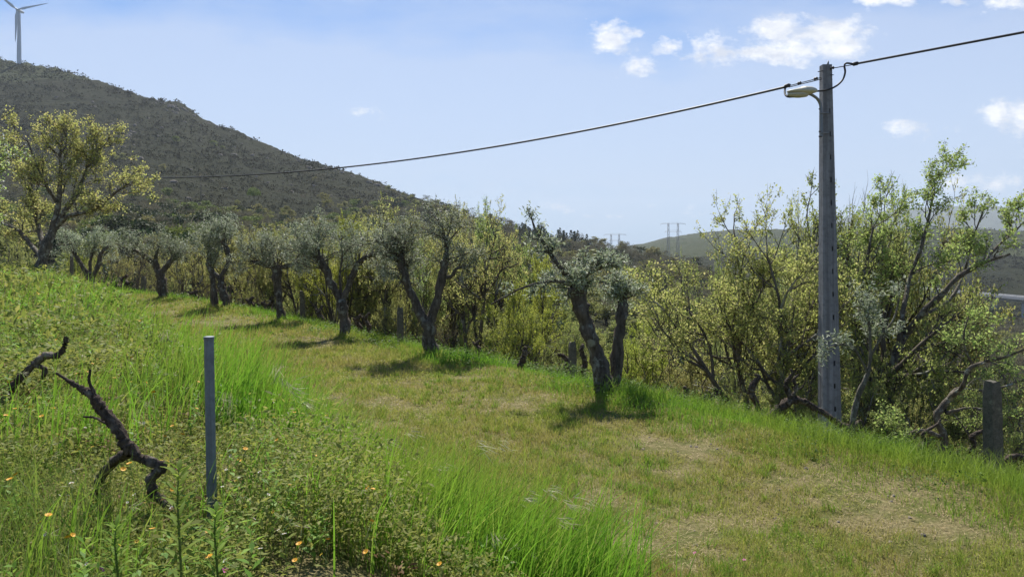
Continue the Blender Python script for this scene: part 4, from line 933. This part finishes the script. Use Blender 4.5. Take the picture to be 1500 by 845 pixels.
cable([(1156,125),(1000,163),(800,203),(650,227),(500,245),(350,257),(205,261.5),(100,262)], A, B, .024, 'long sagging black cable running from the utility pole away towards the hillside')
A2 = np.array([P(1256,0,PD-.1)[0], PD-.1]); dv = unit(np.array(A)-np.array(B)); B2 = A2+dv*8
cable([(1256,93),(1380,71),(1500,47)], tuple(A2), tuple(B2), .022, 'short stretch of black cable leaving the utility pole on its lamp-free side', ext=(0, 1.0))

# ------------------------------------------------------------------ flowers
def flower_mesh(kind):
    g = np.random.default_rng(5); V = []; q = []; 
    np_ = {'marigold': 13, 'daisy': 9, 'mallow': 5}[kind]; Lp = {'marigold': .017, 'daisy': .010, 'mallow': .012}[kind]
    C = []; D = []
    for i in range(np_):
        a = i/np_*2*np.pi; D.append((math.cos(a), math.sin(a), .35)); C.append((math.cos(a)*.004, math.sin(a)*.004, 0))
    V, q = leafquads(np.array(C), unit(np.array(D)), unit(np.array([(-.2*x, -.2*y, 1) for x, y, z in D])), np.full(np_, Lp), np.full(np_, Lp*(.42 if kind != 'mallow' else .9)))
    return mesh_np(kind, V, q)
M['orange'] = plain('orange_petal', (.78, .38, .012), .6); M['yellow'] = plain('yellow_petal', (.75, .50, .02), .6); M['whitep'] = plain('white_petal', (.75, .74, .68), .6); M['pink'] = plain('magenta_petal', (.50, .08, .30), .6)
M['disc'] = plain('flower_disc', (.35, .20, .03), .8); M['stem'] = leaf_mat('flower_stem', [(.10, .15, .03), (.14, .18, .04)], .1, .5, .3)
fm = {k: flower_mesh(k) for k in ('marigold', 'daisy', 'mallow')}
fmats = {'marigold': M['orange'], 'daisy': M['whitep'], 'mallow': M['pink']}
for k in fm: fm[k].materials.append(fmats[k])
fy = fm['daisy'].copy(); fy.materials.clear(); fy.materials.append(M['yellow'])
disc = grid_mesh('disc', [ring(.0045, 0, 8), ring(.004, .002, 8), ring(.001, .003, 8)]); disc.materials.append(M['disc'])
stemm = tube_mesh('stem', [(0, 0, -.35), (.004, 0, -.15), (0, 0, -.001)], .0014, 4); stemm.materials.append(M['stem'])
flw = {'marigold': ('marigold', 'small orange marigold flower open among the bank weeds', 'orange marigolds on the bank'), 'daisy': ('white_flower', 'tiny white flower among the bank weeds', 'white flowers on the bank'),
       'mallow': ('pink_flower', 'tiny magenta-pink flower low in the grass', 'pink flowers'), 'yellow': ('yellow_flower', 'tiny yellow flower among the weeds', 'yellow flowers')}
def flower(kind, x, y, dz, s, g):
    z = Hs(x, y)+dz; me = fy if kind == 'yellow' else fm[kind]
    nm, lb, gp = flw[kind]
    root = empty(nm, (x, y, z), g.uniform(0, 6.28)); root.rotation_euler[0] = g.uniform(.1, .9); root.scale = (s, s, s); tag(root, lb, 'flower', gp)
    for n2, m2 in (('petals', me), ('disc', disc), ('stem', stemm)):
        o = bpy.data.objects.new(n2, m2); COL.objects.link(o); o.parent = root
g = np.random.default_rng(99)
def bankray(px, py, lift):
    d = np.linspace(2.2, 30, 600); x = (px-750)/F*d; z = H(x, d)+lift; row = HZ-F*z/d
    k = np.where(row <= py)[0]; return (x[k[0]], d[k[0]]) if len(k) else None
mar = [(83,498),(88,500),(42,515),(60,520),(30,528),(40,592),(20,600),(35,600),(42,597),(193,525),(168,555),(142,550),(130,545),(216,510),(178,648),(188,682),(254,625),(267,637),(336,658),(358,658),(350,677),(405,615),(480,610),(517,671),
       (541,678),(430,605),(538,810),(640,827),(570,730),(205,470),(55,430),(28,466),(200,452),(70,590),(75,600),(292,600),(98,790),(300,780),(310,815),(20,700),(12,560),(120,660),(8,610),(86,640),(290,560),(225,575),(15,575),(60,610)]
for (px, py) in mar:
    lf = .34+.10*g.random(); w = bankray(px, py, lf)
    if w: flower('marigold', w[0]+g.normal(0, .01), w[1], lf, g.uniform(.62, .95)*max(1, w[1]/7), g)
for i in range(120):
    w = bankray(g.uniform(0, 560), g.uniform(470, 830), .38)
    if w and rowdist(np.array([w[0]]), np.array([w[1]]))[0] > 5.6: flower(g.choice(['daisy', 'yellow', 'yellow', 'marigold', 'daisy']), w[0], w[1], .38, g.uniform(.5, .9)*max(1, w[1]/7), g)
for (px, py) in [(172,675),(1018,812),(1090,820),(148,838),(330,842),(180,640),(260,690)]:
    w = bankray(px, py, .12 if px > 600 else .26)
    if w: flower('mallow', w[0], w[1], .12 if px > 600 else .26, 1.0, g)

# tall leafy weeds beside the metal post
def leafyweed(px, d, top, label, seed, wid=1.0):
    g = np.random.default_rng(seed); p = on(px, d); zt = (HZ-top)/F*d; h = zt-p[2]
    root = empty('leafy_weed', p); tag(root, label, 'weed plant', 'tall leafy weeds by the metal post')
    obj('stem', tube_mesh('stem', [(0, 0, -.05), (.01, 0, h*.4), (-.005, 0, h*.8), (0, 0, h*.97)], [.006, .005, .004, .002], 6), M['stem'], root)
    V = []; Q = []; off = 0; n = 64
    for i in range(n):
        t = (i/n)**.8; a = i*2.4; z = h*(.12+.86*t); L = .14*wid*(1-.25*t)*g.uniform(.8, 1.15); el = .35+.55*t
        dv = np.array([math.cos(a)*math.cos(el), math.sin(a)*math.cos(el), math.sin(el)]); sd = np.array([-math.sin(a), math.cos(a), 0]); w = .019*wid
        for k in range(5):
            s = k/4; c = np.array([0, 0, z])+dv*L*s+np.array([0, 0, -.35*L*s*s]); ww = w*math.sin(math.pi*min(.98, .12+.86*s))
            V += [c-sd*ww*.5, c+np.array([0, 0, -.002]), c+sd*ww*.5]
        for k in range(4): b = off+k*3; Q += [[b, b+1, b+4, b+3], [b+1, b+2, b+5, b+4]]
        off += 15
    obj('leaves', mesh_np('leaves', np.array(V), np.array(Q), None, True), M['lweed'], root)
M['lweed'] = leaf_mat('lance_leaf', [(.13, .23, .03), (.19, .30, .045), (.28, .38, .07)], .5, .65, .12)
leafyweed(262, 2.75, 676, 'tall bright green weed with narrow lance leaves beside the metal post', 1)
leafyweed(316, 2.9, 742, 'shorter lance-leaved weed growing right against the metal post foot', 2, .9)
leafyweed(170, 3.0, 765, 'small lance-leaved weed under the gnarled vine stump', 3, .8)

# ------------------------------------------------------------------ far trees
def far_variant(kind, seed):
    g = np.random.default_rng(seed); V = []; Q = []; off = 0
    t = TB(seed, OLV)
    if kind == 'pine':
        t.tube([(0,0,-.05),(0,0,.5),(0,0,.95)], [.022,.015,.004], 5); n = 420
        z = .25+.75*g.random(n)**1.1; rad = .24*(1.03-z)/.78+.02; a = g.uniform(0, 6.28, n); rr_ = rad*g.random(n)**.4
        C = np.stack([rr_*np.cos(a), rr_*np.sin(a), z], 1); sz = .07
    elif kind == 'umbrella':
        t.tube([(0,0,-.05),(.01,0,.4),(0,0,.8)], [.022,.018,.010], 6); t.tube([(0,0,.5),(.12,.05,.72)], [.012,.006], 4); t.tube([(0,0,.55),(-.14,-.03,.75)], [.012,.006], 4); n = 700
        a = g.uniform(0, 6.28, n); rr_ = .42*g.random(n)**.5; C = np.stack([rr_*np.cos(a), rr_*np.sin(a), .62+.38*np.sqrt(1-(rr_/.43)**2)*g.random(n)], 1); sz = .07
    elif kind == 'stick':
        t.tube([(0,0,-.05),(.008,0,.5),(0,0,1)], [.016,.012,.004], 5)
        for k in range(14):
            z = g.uniform(.45, .98); a = g.uniform(0, 6.28); t.tube([(0,0,z),(.1*math.cos(a)*(1.2-z),.1*math.sin(a)*(1.2-z),z+.04)], [.005,.002], 3)
        n = 25; C = g.normal(0, .03, (n, 3))+np.array([0, 0, .93]); sz = .05
    else:
        bare = kind == 'bare'
        for i in range(3):
            a = g.uniform(0, 6.28); t.tube([(0,0,-.05),(.04*math.cos(a),.04*math.sin(a),.25),(.16*math.cos(a),.16*math.sin(a),.6)], [.022,.016,.006], 4)
        nb = g.integers(11, 17); cen = []
        for i in range(nb):
            a = g.uniform(0, 6.28); r_ = .33*g.random()**.5; cen.append((r_*math.cos(a), r_*math.sin(a), g.uniform(.30, .80), g.uniform(.12, .21)))
        C = []
        for (cx, cy, cz, cr) in cen:
            k = 34 if bare else 62; v = unit(g.normal(0, 1, (k, 3))); v[:, 2] = np.where(v[:, 2] < -.3, -v[:, 2], v[:, 2]); C.append(np.array([cx, cy, cz])+v*cr*g.uniform(.55, 1.08, (k, 1))*np.array([1, 1, .85]))
        C = np.concatenate(C); sz = .075
    m = len(C)
    D = unit(g.normal(0, 1, (m, 3))); N = unit(g.normal(0, .7, (m, 3))+unit(C-np.array([0, 0, .45]))*.8)
    if kind == 'bare': D = unit(g.normal(0, .5, (m, 3))+np.array([0, 0, 1])); LV, LQ = leafquads(C, D, N, sz*1.5*g.uniform(.6, 1.3, m), np.full(m, .016))
    else: LV, LQ = leafquads(C, D, N, sz*g.uniform(.6, 1.3, m), sz*.8*g.uniform(.6, 1.2, m))
    WV, WQ = t.wood(); tri = WQ[WQ[:, 2] == WQ[:, 3]][:, :3]; WQ = WQ[WQ[:, 2] != WQ[:, 3]]
    return WV, WQ, tri, LV, LQ
FV = {}
kinds = {'oak': 'far_oak', 'bare': 'far_bare', 'dark': 'far_dark', 'pine': 'far_dark', 'umbrella': 'far_lime', 'lime': 'far_lime', 'stick': 'far_bare'}
for k in kinds:
    FV[k] = []
    for s in range(3 if k in ('oak', 'bare', 'dark', 'pine') else 1):
        WV, WQ, tri, LV, LQ = far_variant('pine' if k == 'pine' else ('bare' if k == 'bare' else (k if k in ('umbrella', 'stick') else 'round')), 700+s*13+len(k)*7)
        nW = len(WV); V = np.concatenate([WV, LV]); Q = np.concatenate([WQ, LQ+nW])
        me = mesh_np('tree_'+k, V, Q, tri); me.materials.append(M['bark_twig'] if k != 'stick' else M['bark_oak']); me.materials.append(M[kinds[k]])
        mi = np.concatenate([np.zeros(len(WQ), int), np.ones(len(LQ), int), np.zeros(len(tri), int)]).astype(np.int32)
        if len(mi) == len(me.polygons): me.polygons.foreach_set('material_index', mi)
        FV[k].append((me, V, Q, tri, mi, LV, LQ))
lab = {'oak': ('oak_tree', 'olive-green rounded tree in the woods on the far slope', 'tree', 'rounded green trees in the far woods'), 'bare': ('bare_tree', 'greyish tree still bare of leaves in the woods on the far slope', 'tree', 'bare grey trees in the far woods'),
       'dark': ('evergreen_oak', 'dark evergreen rounded tree in the woods on the far slope', 'tree', 'dark evergreen trees in the far woods'), 'lime': ('oak_tree', 'bright yellow-green tree in the woods at the foot of the mountain', 'tree', 'bright green trees in the far woods'), 'pine': ('pine_tree', 'dark pointed pine in the woods on the far slope', 'pine', 'pines in the far woods')}
def far_put(kind, x, y, h, label=None, group=None, w=1.0, s=0, rz=0, name=None):
    me = FV[kind][s % len(FV[kind])][0]; nm, lb, ct, gp = lab.get(kind, (None,)*4)
    o = bpy.data.objects.new(name or nm, me); COL.objects.link(o); o.location = (x, y, Hs(x, y)-.2); o.scale = (h*w, h*w, h); o.rotation_euler = (0, 0, rz)
    tag(o, label or lb, ct or 'tree', group or (gp if label is None else None)); return o
g = np.random.default_rng(321)
N0 = 9000
dd = np.sqrt(g.uniform(46**2, 640**2, N0)); cc = g.uniform(-40, 1540, N0)
xx = (cc-750)/F*dd; ro = rowdist(xx, dd); zz = H(xx, dd); rowpy = HZ-F*zz/dd
D1 = np.interp(cc, *Dk.T); rel = dd/D1
lush = fbm(xx/60, dd/60, 3, 50)
pr = np.where(cc > 560, .95, np.clip(1.15-(rowpy < 315)*.35-np.clip((365-rowpy)/115, 0, 1)*1.05+lush*1.2, .015, .95))
pr = np.where((cc > 560) & (rowpy < 330), .5, pr)
pr = np.where((cc > 1360) & (dd > 300) & (dd < 470), .12, pr)
ok = (g.random(N0) < pr) & (rel < 1.04) & (ro < -9) & ~((cc > 1405) & (dd < 50))
ok &= ~((np.abs(xx-291) < 14) & (dd > 330) & (dd < 600))
dd, cc, xx, lush, rowpy = dd[ok], cc[ok], xx[ok], lush[ok], rowpy[ok]
u_ = g.random(len(dd)); sel = fbm(xx/35, dd/35, 3, 60)
kind = np.where(sel > .10, 'bare', np.where(sel < -.17, 'dark', 'oak'))
kind = np.where((u_ < .10), 'dark', kind); kind = np.where((u_ > .80), 'bare', kind)
kind = np.where((rowpy < 362) & (cc > 760) & (cc < 1060) & (u_ < .75), 'pine', kind)
kind = np.where((cc > 150) & (cc < 330) & (rowpy > 300) & (rowpy < 385) & (u_ < .6) & (dd < 260), 'dark', kind)
kind = np.where((cc < 560) & (rowpy < 300) & (u_ < .6), 'bare', kind); kind = np.where((cc < 600) & (rowpy > 290) & (u_ > .62) & (u_ < .78), 'lime', kind)
hh = g.uniform(4.0, 7.5, len(dd)); hh = np.where(kind == 'pine', hh*1.35, hh)
hh = hh*np.where(cc > 780, np.clip(dd/150, .38, 1), np.clip(dd/90, .7, 1))
order = np.argsort(dd)
cols_ = {}
taken = 0
merged = {k: [] for k in kinds}
for n_, i in enumerate(order):
    k = str(kind[i]); rz = g.uniform(0, 6.28); w = g.uniform(.95, 1.35) if k != 'pine' else 1.0; s = int(g.integers(0, 3)) % len(FV[k])
    if n_ < 290: far_put(k, xx[i], dd[i], hh[i], None, None, w, s, rz)
    else: merged[k].append((xx[i], dd[i], hh[i], w, s, rz, g.random()))
for k, lst in merged.items():
    if not lst: continue
    Vs, Qs, Ts, At, off = [], [], [], [], 0; zz = H(np.array([l[0] for l in lst]), np.array([l[1] for l in lst]))
    for (x, y, h, w, s, rz, tnt), z in zip(lst, zz):
        LV, LQ = FV[k][s][5], FV[k][s][6]
        far = y > 220; nq = len(LQ)
        LVr = LV.reshape(-1, 4, 3)
        if far: 
            LVr = LVr[::2]; c = LVr.mean(1, keepdims=True); LVr = c+(LVr-c)*1.35
        v = LVr.reshape(-1, 3); ca, sa = math.cos(rz), math.sin(rz)
        vv = np.stack([(v[:, 0]*ca-v[:, 1]*sa)*h*w+x, (v[:, 0]*sa+v[:, 1]*ca)*h*w+y, v[:, 2]*h+z-.2], 1)
        m = len(LVr); Vs.append(vv); Qs.append(np.arange(m*4).reshape(m, 4)+off); off += m*4; At.append(np.full(m*4, tnt))
    o = obj('distant_woods_'+{'oak': 'green', 'bare': 'grey', 'dark': 'evergreen', 'pine': 'pine', 'lime': 'bright'}[k], mesh_np('woods', np.concatenate(Vs), np.concatenate(Qs), attr=np.concatenate(At)), M[kinds[k]])
    tag(o, {'oak': 'far-off olive-green woodland covering the hillside', 'bare': 'far-off leafless grey woodland covering the hillside', 'dark': 'far-off dark evergreen trees in the hillside woodland', 'pine': 'far-off pine wood along the ridge crest', 'lime': 'far-off bright yellow-green trees in the hillside woodland'}[k], 'woods', kind='stuff')
# pale boulders strewn over the heath and along its crest
g = np.random.default_rng(77); RV, RQ, off = [], [], 0
spots_ = [(g.normal(258, 16), g.normal(158, 5)) for _ in range(26)]+[(g.uniform(60, 560), g.uniform(130, 300)) for _ in range(90)]+[(g.normal(190, 40), g.normal(190, 20)) for _ in range(25)]
for (px, py) in spots_:
    if py < np.interp(px, *sk1.T)+4: py = np.interp(px, *sk1.T)+4
    d = find_depth(px, py, 110, 930); x = (px-750)/F*d
    if d > 928: continue
    sz = g.uniform(.5, 1.7); th = np.linspace(0, 2*np.pi, 9)[:-1]; z0 = Hs(x, d); r1 = np.c_[np.cos(th)*g.uniform(1, 2.4), np.sin(th)]*sz*g.uniform(.75, 1.2, (8, 1))
    RV.append(np.r_[np.c_[r1+[x, d], np.full(8, z0-.6)], np.c_[r1*.8+[x, d], z0+sz*g.uniform(.4, .8, 8)], [[x, d, z0+sz*.9]]])
    RQ += [[off+i, off+(i+1) % 8, off+8+(i+1) % 8, off+8+i] for i in range(8)]+[[off+8+i, off+8+i+1, off+8+(i+2) % 8, off+16] for i in (0, 2, 4, 6)]; off += 17
stuff('hillside_boulders', np.concatenate(RV), np.array(RQ), M['stone'], 'scattered pale granite boulders on the heath slope of the mountain', 'boulders')
# single trees one can make out on the heath
def hill_tree(kind, px, py, hpx, label, w=1.0, name=None, seed=0):
    d = find_depth(px, py, 70, 900); x = (px-750)/F*d; return far_put(kind, x, d, hpx/F*d, label, None, w, seed, name=name)
hill_tree('umbrella', 372, 304, 30, 'bright green umbrella-shaped pine alone on the lower heath slope', .75, 'umbrella_pine')
hill_tree('lime', 258, 210, 11, 'small light green tree alone high on the heath slope', 1.2, 'round_tree')
hill_tree('lime', 313, 216, 11, 'paired light green tree on the heath slope, larger of the two', 1.3, 'round_tree', 0)
hill_tree('lime', 326, 220, 7, 'paired light green tree on the heath slope, smaller of the two', 1.3, 'round_tree', 0)
hill_tree('stick', 294, 298, 42, 'tall dark dead pine trunk standing on the lower heath slope', 1.2, 'dead_pine')
hill_tree('lime', 322, 330, 26, 'bright yellow-green tree at the edge of the dark evergreen clump', 1.3, 'round_tree')

# heath scrub over the mountain
g = np.random.default_rng(444); n = 46000
cc = g.uniform(-60, 1540, n); dd = np.where(g.random(n) < .75, g.uniform(110, 940, n), g.uniform(480, 1500, n)); x = (cc-750)/F*dd
Dm = np.interp(cc, *Dk.T); ok = ((dd < Dm+12)) | ((cc > 1300) & (dd > 470)); cc, dd, x = cc[ok], dd[ok], x[ok]
cl = fbm(x/25, dd/25, 4, 66)+.25*g.normal(0, .3, len(x)); ok = cl > -.06; x, dd, cl = x[ok], dd[ok], cl[ok]
n = len(x); nl = 7; pid = np.repeat(np.arange(n), nl); m = len(pid); sc = g.uniform(.5, 1.3, n)*np.clip(dd/420, .6, 2.0)*(1+1.0*np.clip(cl, 0, 1))
C = np.stack([x[pid]+g.normal(0, .55, m)*sc[pid], dd[pid]+g.normal(0, .55, m)*sc[pid], H(x, dd)[pid]+g.uniform(0, .9, m)*sc[pid]], 1)
D = unit(g.normal(0, 1, (m, 3))+np.array([0, 0, .3])); N = unit(g.normal(0, 1, (m, 3)))
s = .8*sc[pid]*g.uniform(.6, 1.3, m)
stuff('heath_scrub', *leafquads(C, D, N, s, s*.7), M['heath'], 'dark heather and scrub covering the mountain slope', 'scrub')

# ------------------------------------------------------------------ wind turbine on the ridge
M['white'] = plain('white_paint', (.62, .64, .66), .4, 0, .5)
TD = 905.0; tb = on(28, TD); hubz = (HZ-16)/F*TD
root = empty('wind_turbine', tb); tag(root, 'white three-bladed wind turbine on the mountain ridge', 'wind turbine')
hz = hubz-tb[2]
obj('tower', grid_mesh('tower', [ring(2.6, -4, 24), ring(2.4, hz*.33, 24), ring(2.0, hz*.66, 24), ring(1.55, hz-1.4, 24)]), M['white'], root)
def yring(w, h, y, z, n=16): a = np.linspace(0, 2*np.pi, n, endpoint=False); return np.c_[w*np.cos(a), np.full(n, y), h*np.sin(a)+z]
obj('nacelle', grid_mesh('nacelle', [yring(1.2, 1.3, -2.6, hz), yring(1.8, 1.8, -1, hz), yring(1.8, 1.9, 4, hz), yring(1.2, 1.4, 8, hz+.2)]), M['white'], root)
hub = obj('hub', grid_mesh('hub', [yring(.3, .3, -5.4, hz), yring(1.3, 1.3, -4.6, hz), yring(1.7, 1.7, -3.4, hz), yring(1.4, 1.4, -2.55, hz)]), M['white'], root)
for ang, LB in ((11.5, 39), (-93, 40), (141, 40)):
    a = R(ang); ax = np.array([math.cos(a), 0, math.sin(a)]); sd = np.array([-math.sin(a), .25, math.cos(a)]); th = np.linspace(0, 2*np.pi, 10, endpoint=False); rings = []
    for t, w, tk in ((0, .9, .8), (.06, 1.0, .7), (.18, 1.9, .5), (.5, 1.2, .3), (.85, .65, .15), (1, .15, .06)):
        rings.append(np.array([0, -4, hz])+ax*(1.2+LB*t)+np.outer(np.cos(th), sd)*w+np.outer(np.sin(th), [0, 1, 0])*tk)
    obj('blade', grid_mesh('blade', rings), M['white'], root)

# ------------------------------------------------------------------ power pylons
def pylon(px, d, top, label, span=1.0):
    p = on(px, d); h = (HZ-top)/F*d-p[2]; root = empty('power_pylon', p); tag(root, label, 'pylon', 'twin-mast power pylons')
    r = d*.00019; t = TB(1, OLV); hs = min(h*.12, 6)
    def mast(cx):
        t = TB(1, OLV); b = 1.9; 
        for (sx, sy) in ((-1, -1), (1, -1), (1, 1), (-1, 1)): t.tube([(cx+sx*b, sy*b, -2), (cx+sx*b*.4, sy*b*.4, h)], [r, r], 4)
        k = 9
        for i in range(k):
            z0, z1 = h*i/k, h*(i+1)/k; w0, w1 = b*(1-.6*i/k), b*(1-.6*(i+1)/k); s = 1 if i % 2 else -1
            t.tube([(cx-s*w0, -w0, z0), (cx+s*w1, -w1, z1)], [r*.7, r*.7], 3); t.tube([(cx-s*w0, w0, z0), (cx+s*w1, w1, z1)], [r*.7, r*.7], 3)
        V, q = t.wood(); tri = q[q[:, 2] == q[:, 3]][:, :3]; q = q[q[:, 2] != q[:, 3]]; return mesh_np('mast', V, q, tri)
    for cx in (-hs, hs): obj('mast', mast(cx), M['steel'], root)
    for zf, wf in ((.985, 2.6), (.80, 1.7), (.62, 2.6)) if span > .5 else ((.985, 2.8), (.8, 1.6)):
        t = TB(1, OLV); w = hs*wf; z = h*zf
        t.tube([(-w, 0, z), (0, 0, z), (w, 0, z)], [r*.8]*3, 4); t.tube([(-w, 0, z), (-hs, 0, z+1.6), (hs, 0, z+1.6), (w, 0, z)], [r*.6]*4, 4)
        for s in (-1, -.4, .4, 1): t.tube([(w*s, 0, z), (w*s, 0, z-2.4)], [r*.6, r*.6], 3)
        V, q = t.wood(); tri = q[q[:, 2] == q[:, 3]][:, :3]; q = q[q[:, 2] != q[:, 3]]; obj('crossarm', mesh_np('crossarm', V, q, tri), M['steel'], root)
pylon(986, 900, 327, 'large twin-mast power pylon in front of the distant green hill')
pylon(901, 1050, 343, 'smaller, more distant twin-mast power pylon above the pine ridge', .4)

# ------------------------------------------------------------------ viaduct and houses in the valley
M['conc'] = conc_mat('viaduct_concrete', (.36, .36, .35), (.46, .46, .45), (.30, .30, .28), .62, .3)
def box(name, x0, x1, y0, y1, z0, z1, mat, parent):
    V = [(x, y, z) for z in (z0, z1) for x, y in ((x0, y0), (x1, y0), (x1, y1), (x0, y1))]
    me = bpy.data.meshes.new(name); me.from_pydata(V, [], [(3, 2, 1, 0), (4, 5, 6, 7), (0, 1, 5, 4), (1, 2, 6, 5), (2, 3, 7, 6), (3, 0, 4, 7)]); me.update(); return obj(name, me, mat, parent)
root = empty('viaduct', (291, 430, -26)); tag(root, 'long pale concrete road viaduct on piers crossing the valley floor', 'viaduct')
box('deck', 0, 11, -110, 230, -1.2, -.35, M['conc'], root); box('girder', 2.2, 8.8, -109, 229, -2.5, -1.203, M['conc'], root)
for x0 in (-.25, 10.7): box('parapet', x0, x0+.5, -110.2, 230.2, -1.0, .62, M['conc'], root)
for k in range(-4, 9):
    yv = -17+25*k; zb = Hs(296, 430+yv)+26-1.5
    box('pier', 3.2, 5.0, yv-1, yv+1, zb, -2.503, M['conc'], root)
M['plaster'] = plain('pale_plaster', (.62, .58, .50), .85); M['roof'] = NT('roof_tile'); _t = M['roof']; M['roof'] = _t.done(_t.bsdf(_t.ramp(_t.noise(3, 4, .7), [(.3, (.38, .14, .07)), (.7, (.52, .24, .13))]), .85)); M['dark'] = plain('dark_opening', (.03, .03, .035), .3)
def house(px, py, wd, dp, hh, label, rz, wallmat=None):
    d = find_depth(px, py, 120, 600); x = (px-750)/F*d; z = Hs(x, d); root = empty('house', (x, d, z), rz); tag(root, label, 'house')
    wl = box('wall', -wd/2, wd/2, -dp/2, dp/2, -2, hh, M['plaster'], root)
    e = .5; rh = dp*.28; me = bpy.data.meshes.new('roof'); t_ = .25
    V = [(-wd/2-e, -dp/2-e, hh), (wd/2+e, -dp/2-e, hh), (wd/2+e, dp/2+e, hh), (-wd/2-e, dp/2+e, hh), (-wd/2-e, 0, hh+rh), (wd/2+e, 0, hh+rh)]
    me.from_pydata([(a, b, c+.003) for a, b, c in V], [], [(0, 1, 5, 4), (2, 3, 4, 5), (1, 2, 5), (3, 0, 4), (3, 2, 1, 0)]); me.update(); rf = obj('roof', me, M['roof'], root)
    box('chimney', wd*.2, wd*.2+.7, .4, 1.1, hh+rh*.5, hh+rh+1, M['plaster'], rf)
    for k in (-.3, .0, .3): box('window' if k else 'door', wd*k-.5, wd*k+.5, -dp/2-.05, -dp/2+.1, (1.0 if k else 0), 2.1, M['dark'], root)
house(1288, 408, 13, 8, 3.2, 'low house with an orange tiled roof half hidden by tree crowns near the pole', .3)
house(1368, 462, 11, 7, 3.0, 'house with a bright terracotta roof in the trees below the viaduct', -.2)
house(1440, 507, 5, 4, 2.4, 'small shed with a tiled roof lowest in the valley', .5)

# ------------------------------------------------------------------ haze
t = NT('haze_air'); v = t.node('ShaderNodeVolumePrincipled', {'Density': .00010, 'Anisotropy': .1}); v.inputs['Color'].default_value = (.80, .89, 1.0, 1)
t.l.new(v.outputs[0], t.out.inputs['Volume'])
hz_ = box('haze', -8600, 8600, -8600, 8600, -330, 620, t.m, None); tag(hz_, 'thin pale blue air haze over the valley', 'haze', kind='stuff')
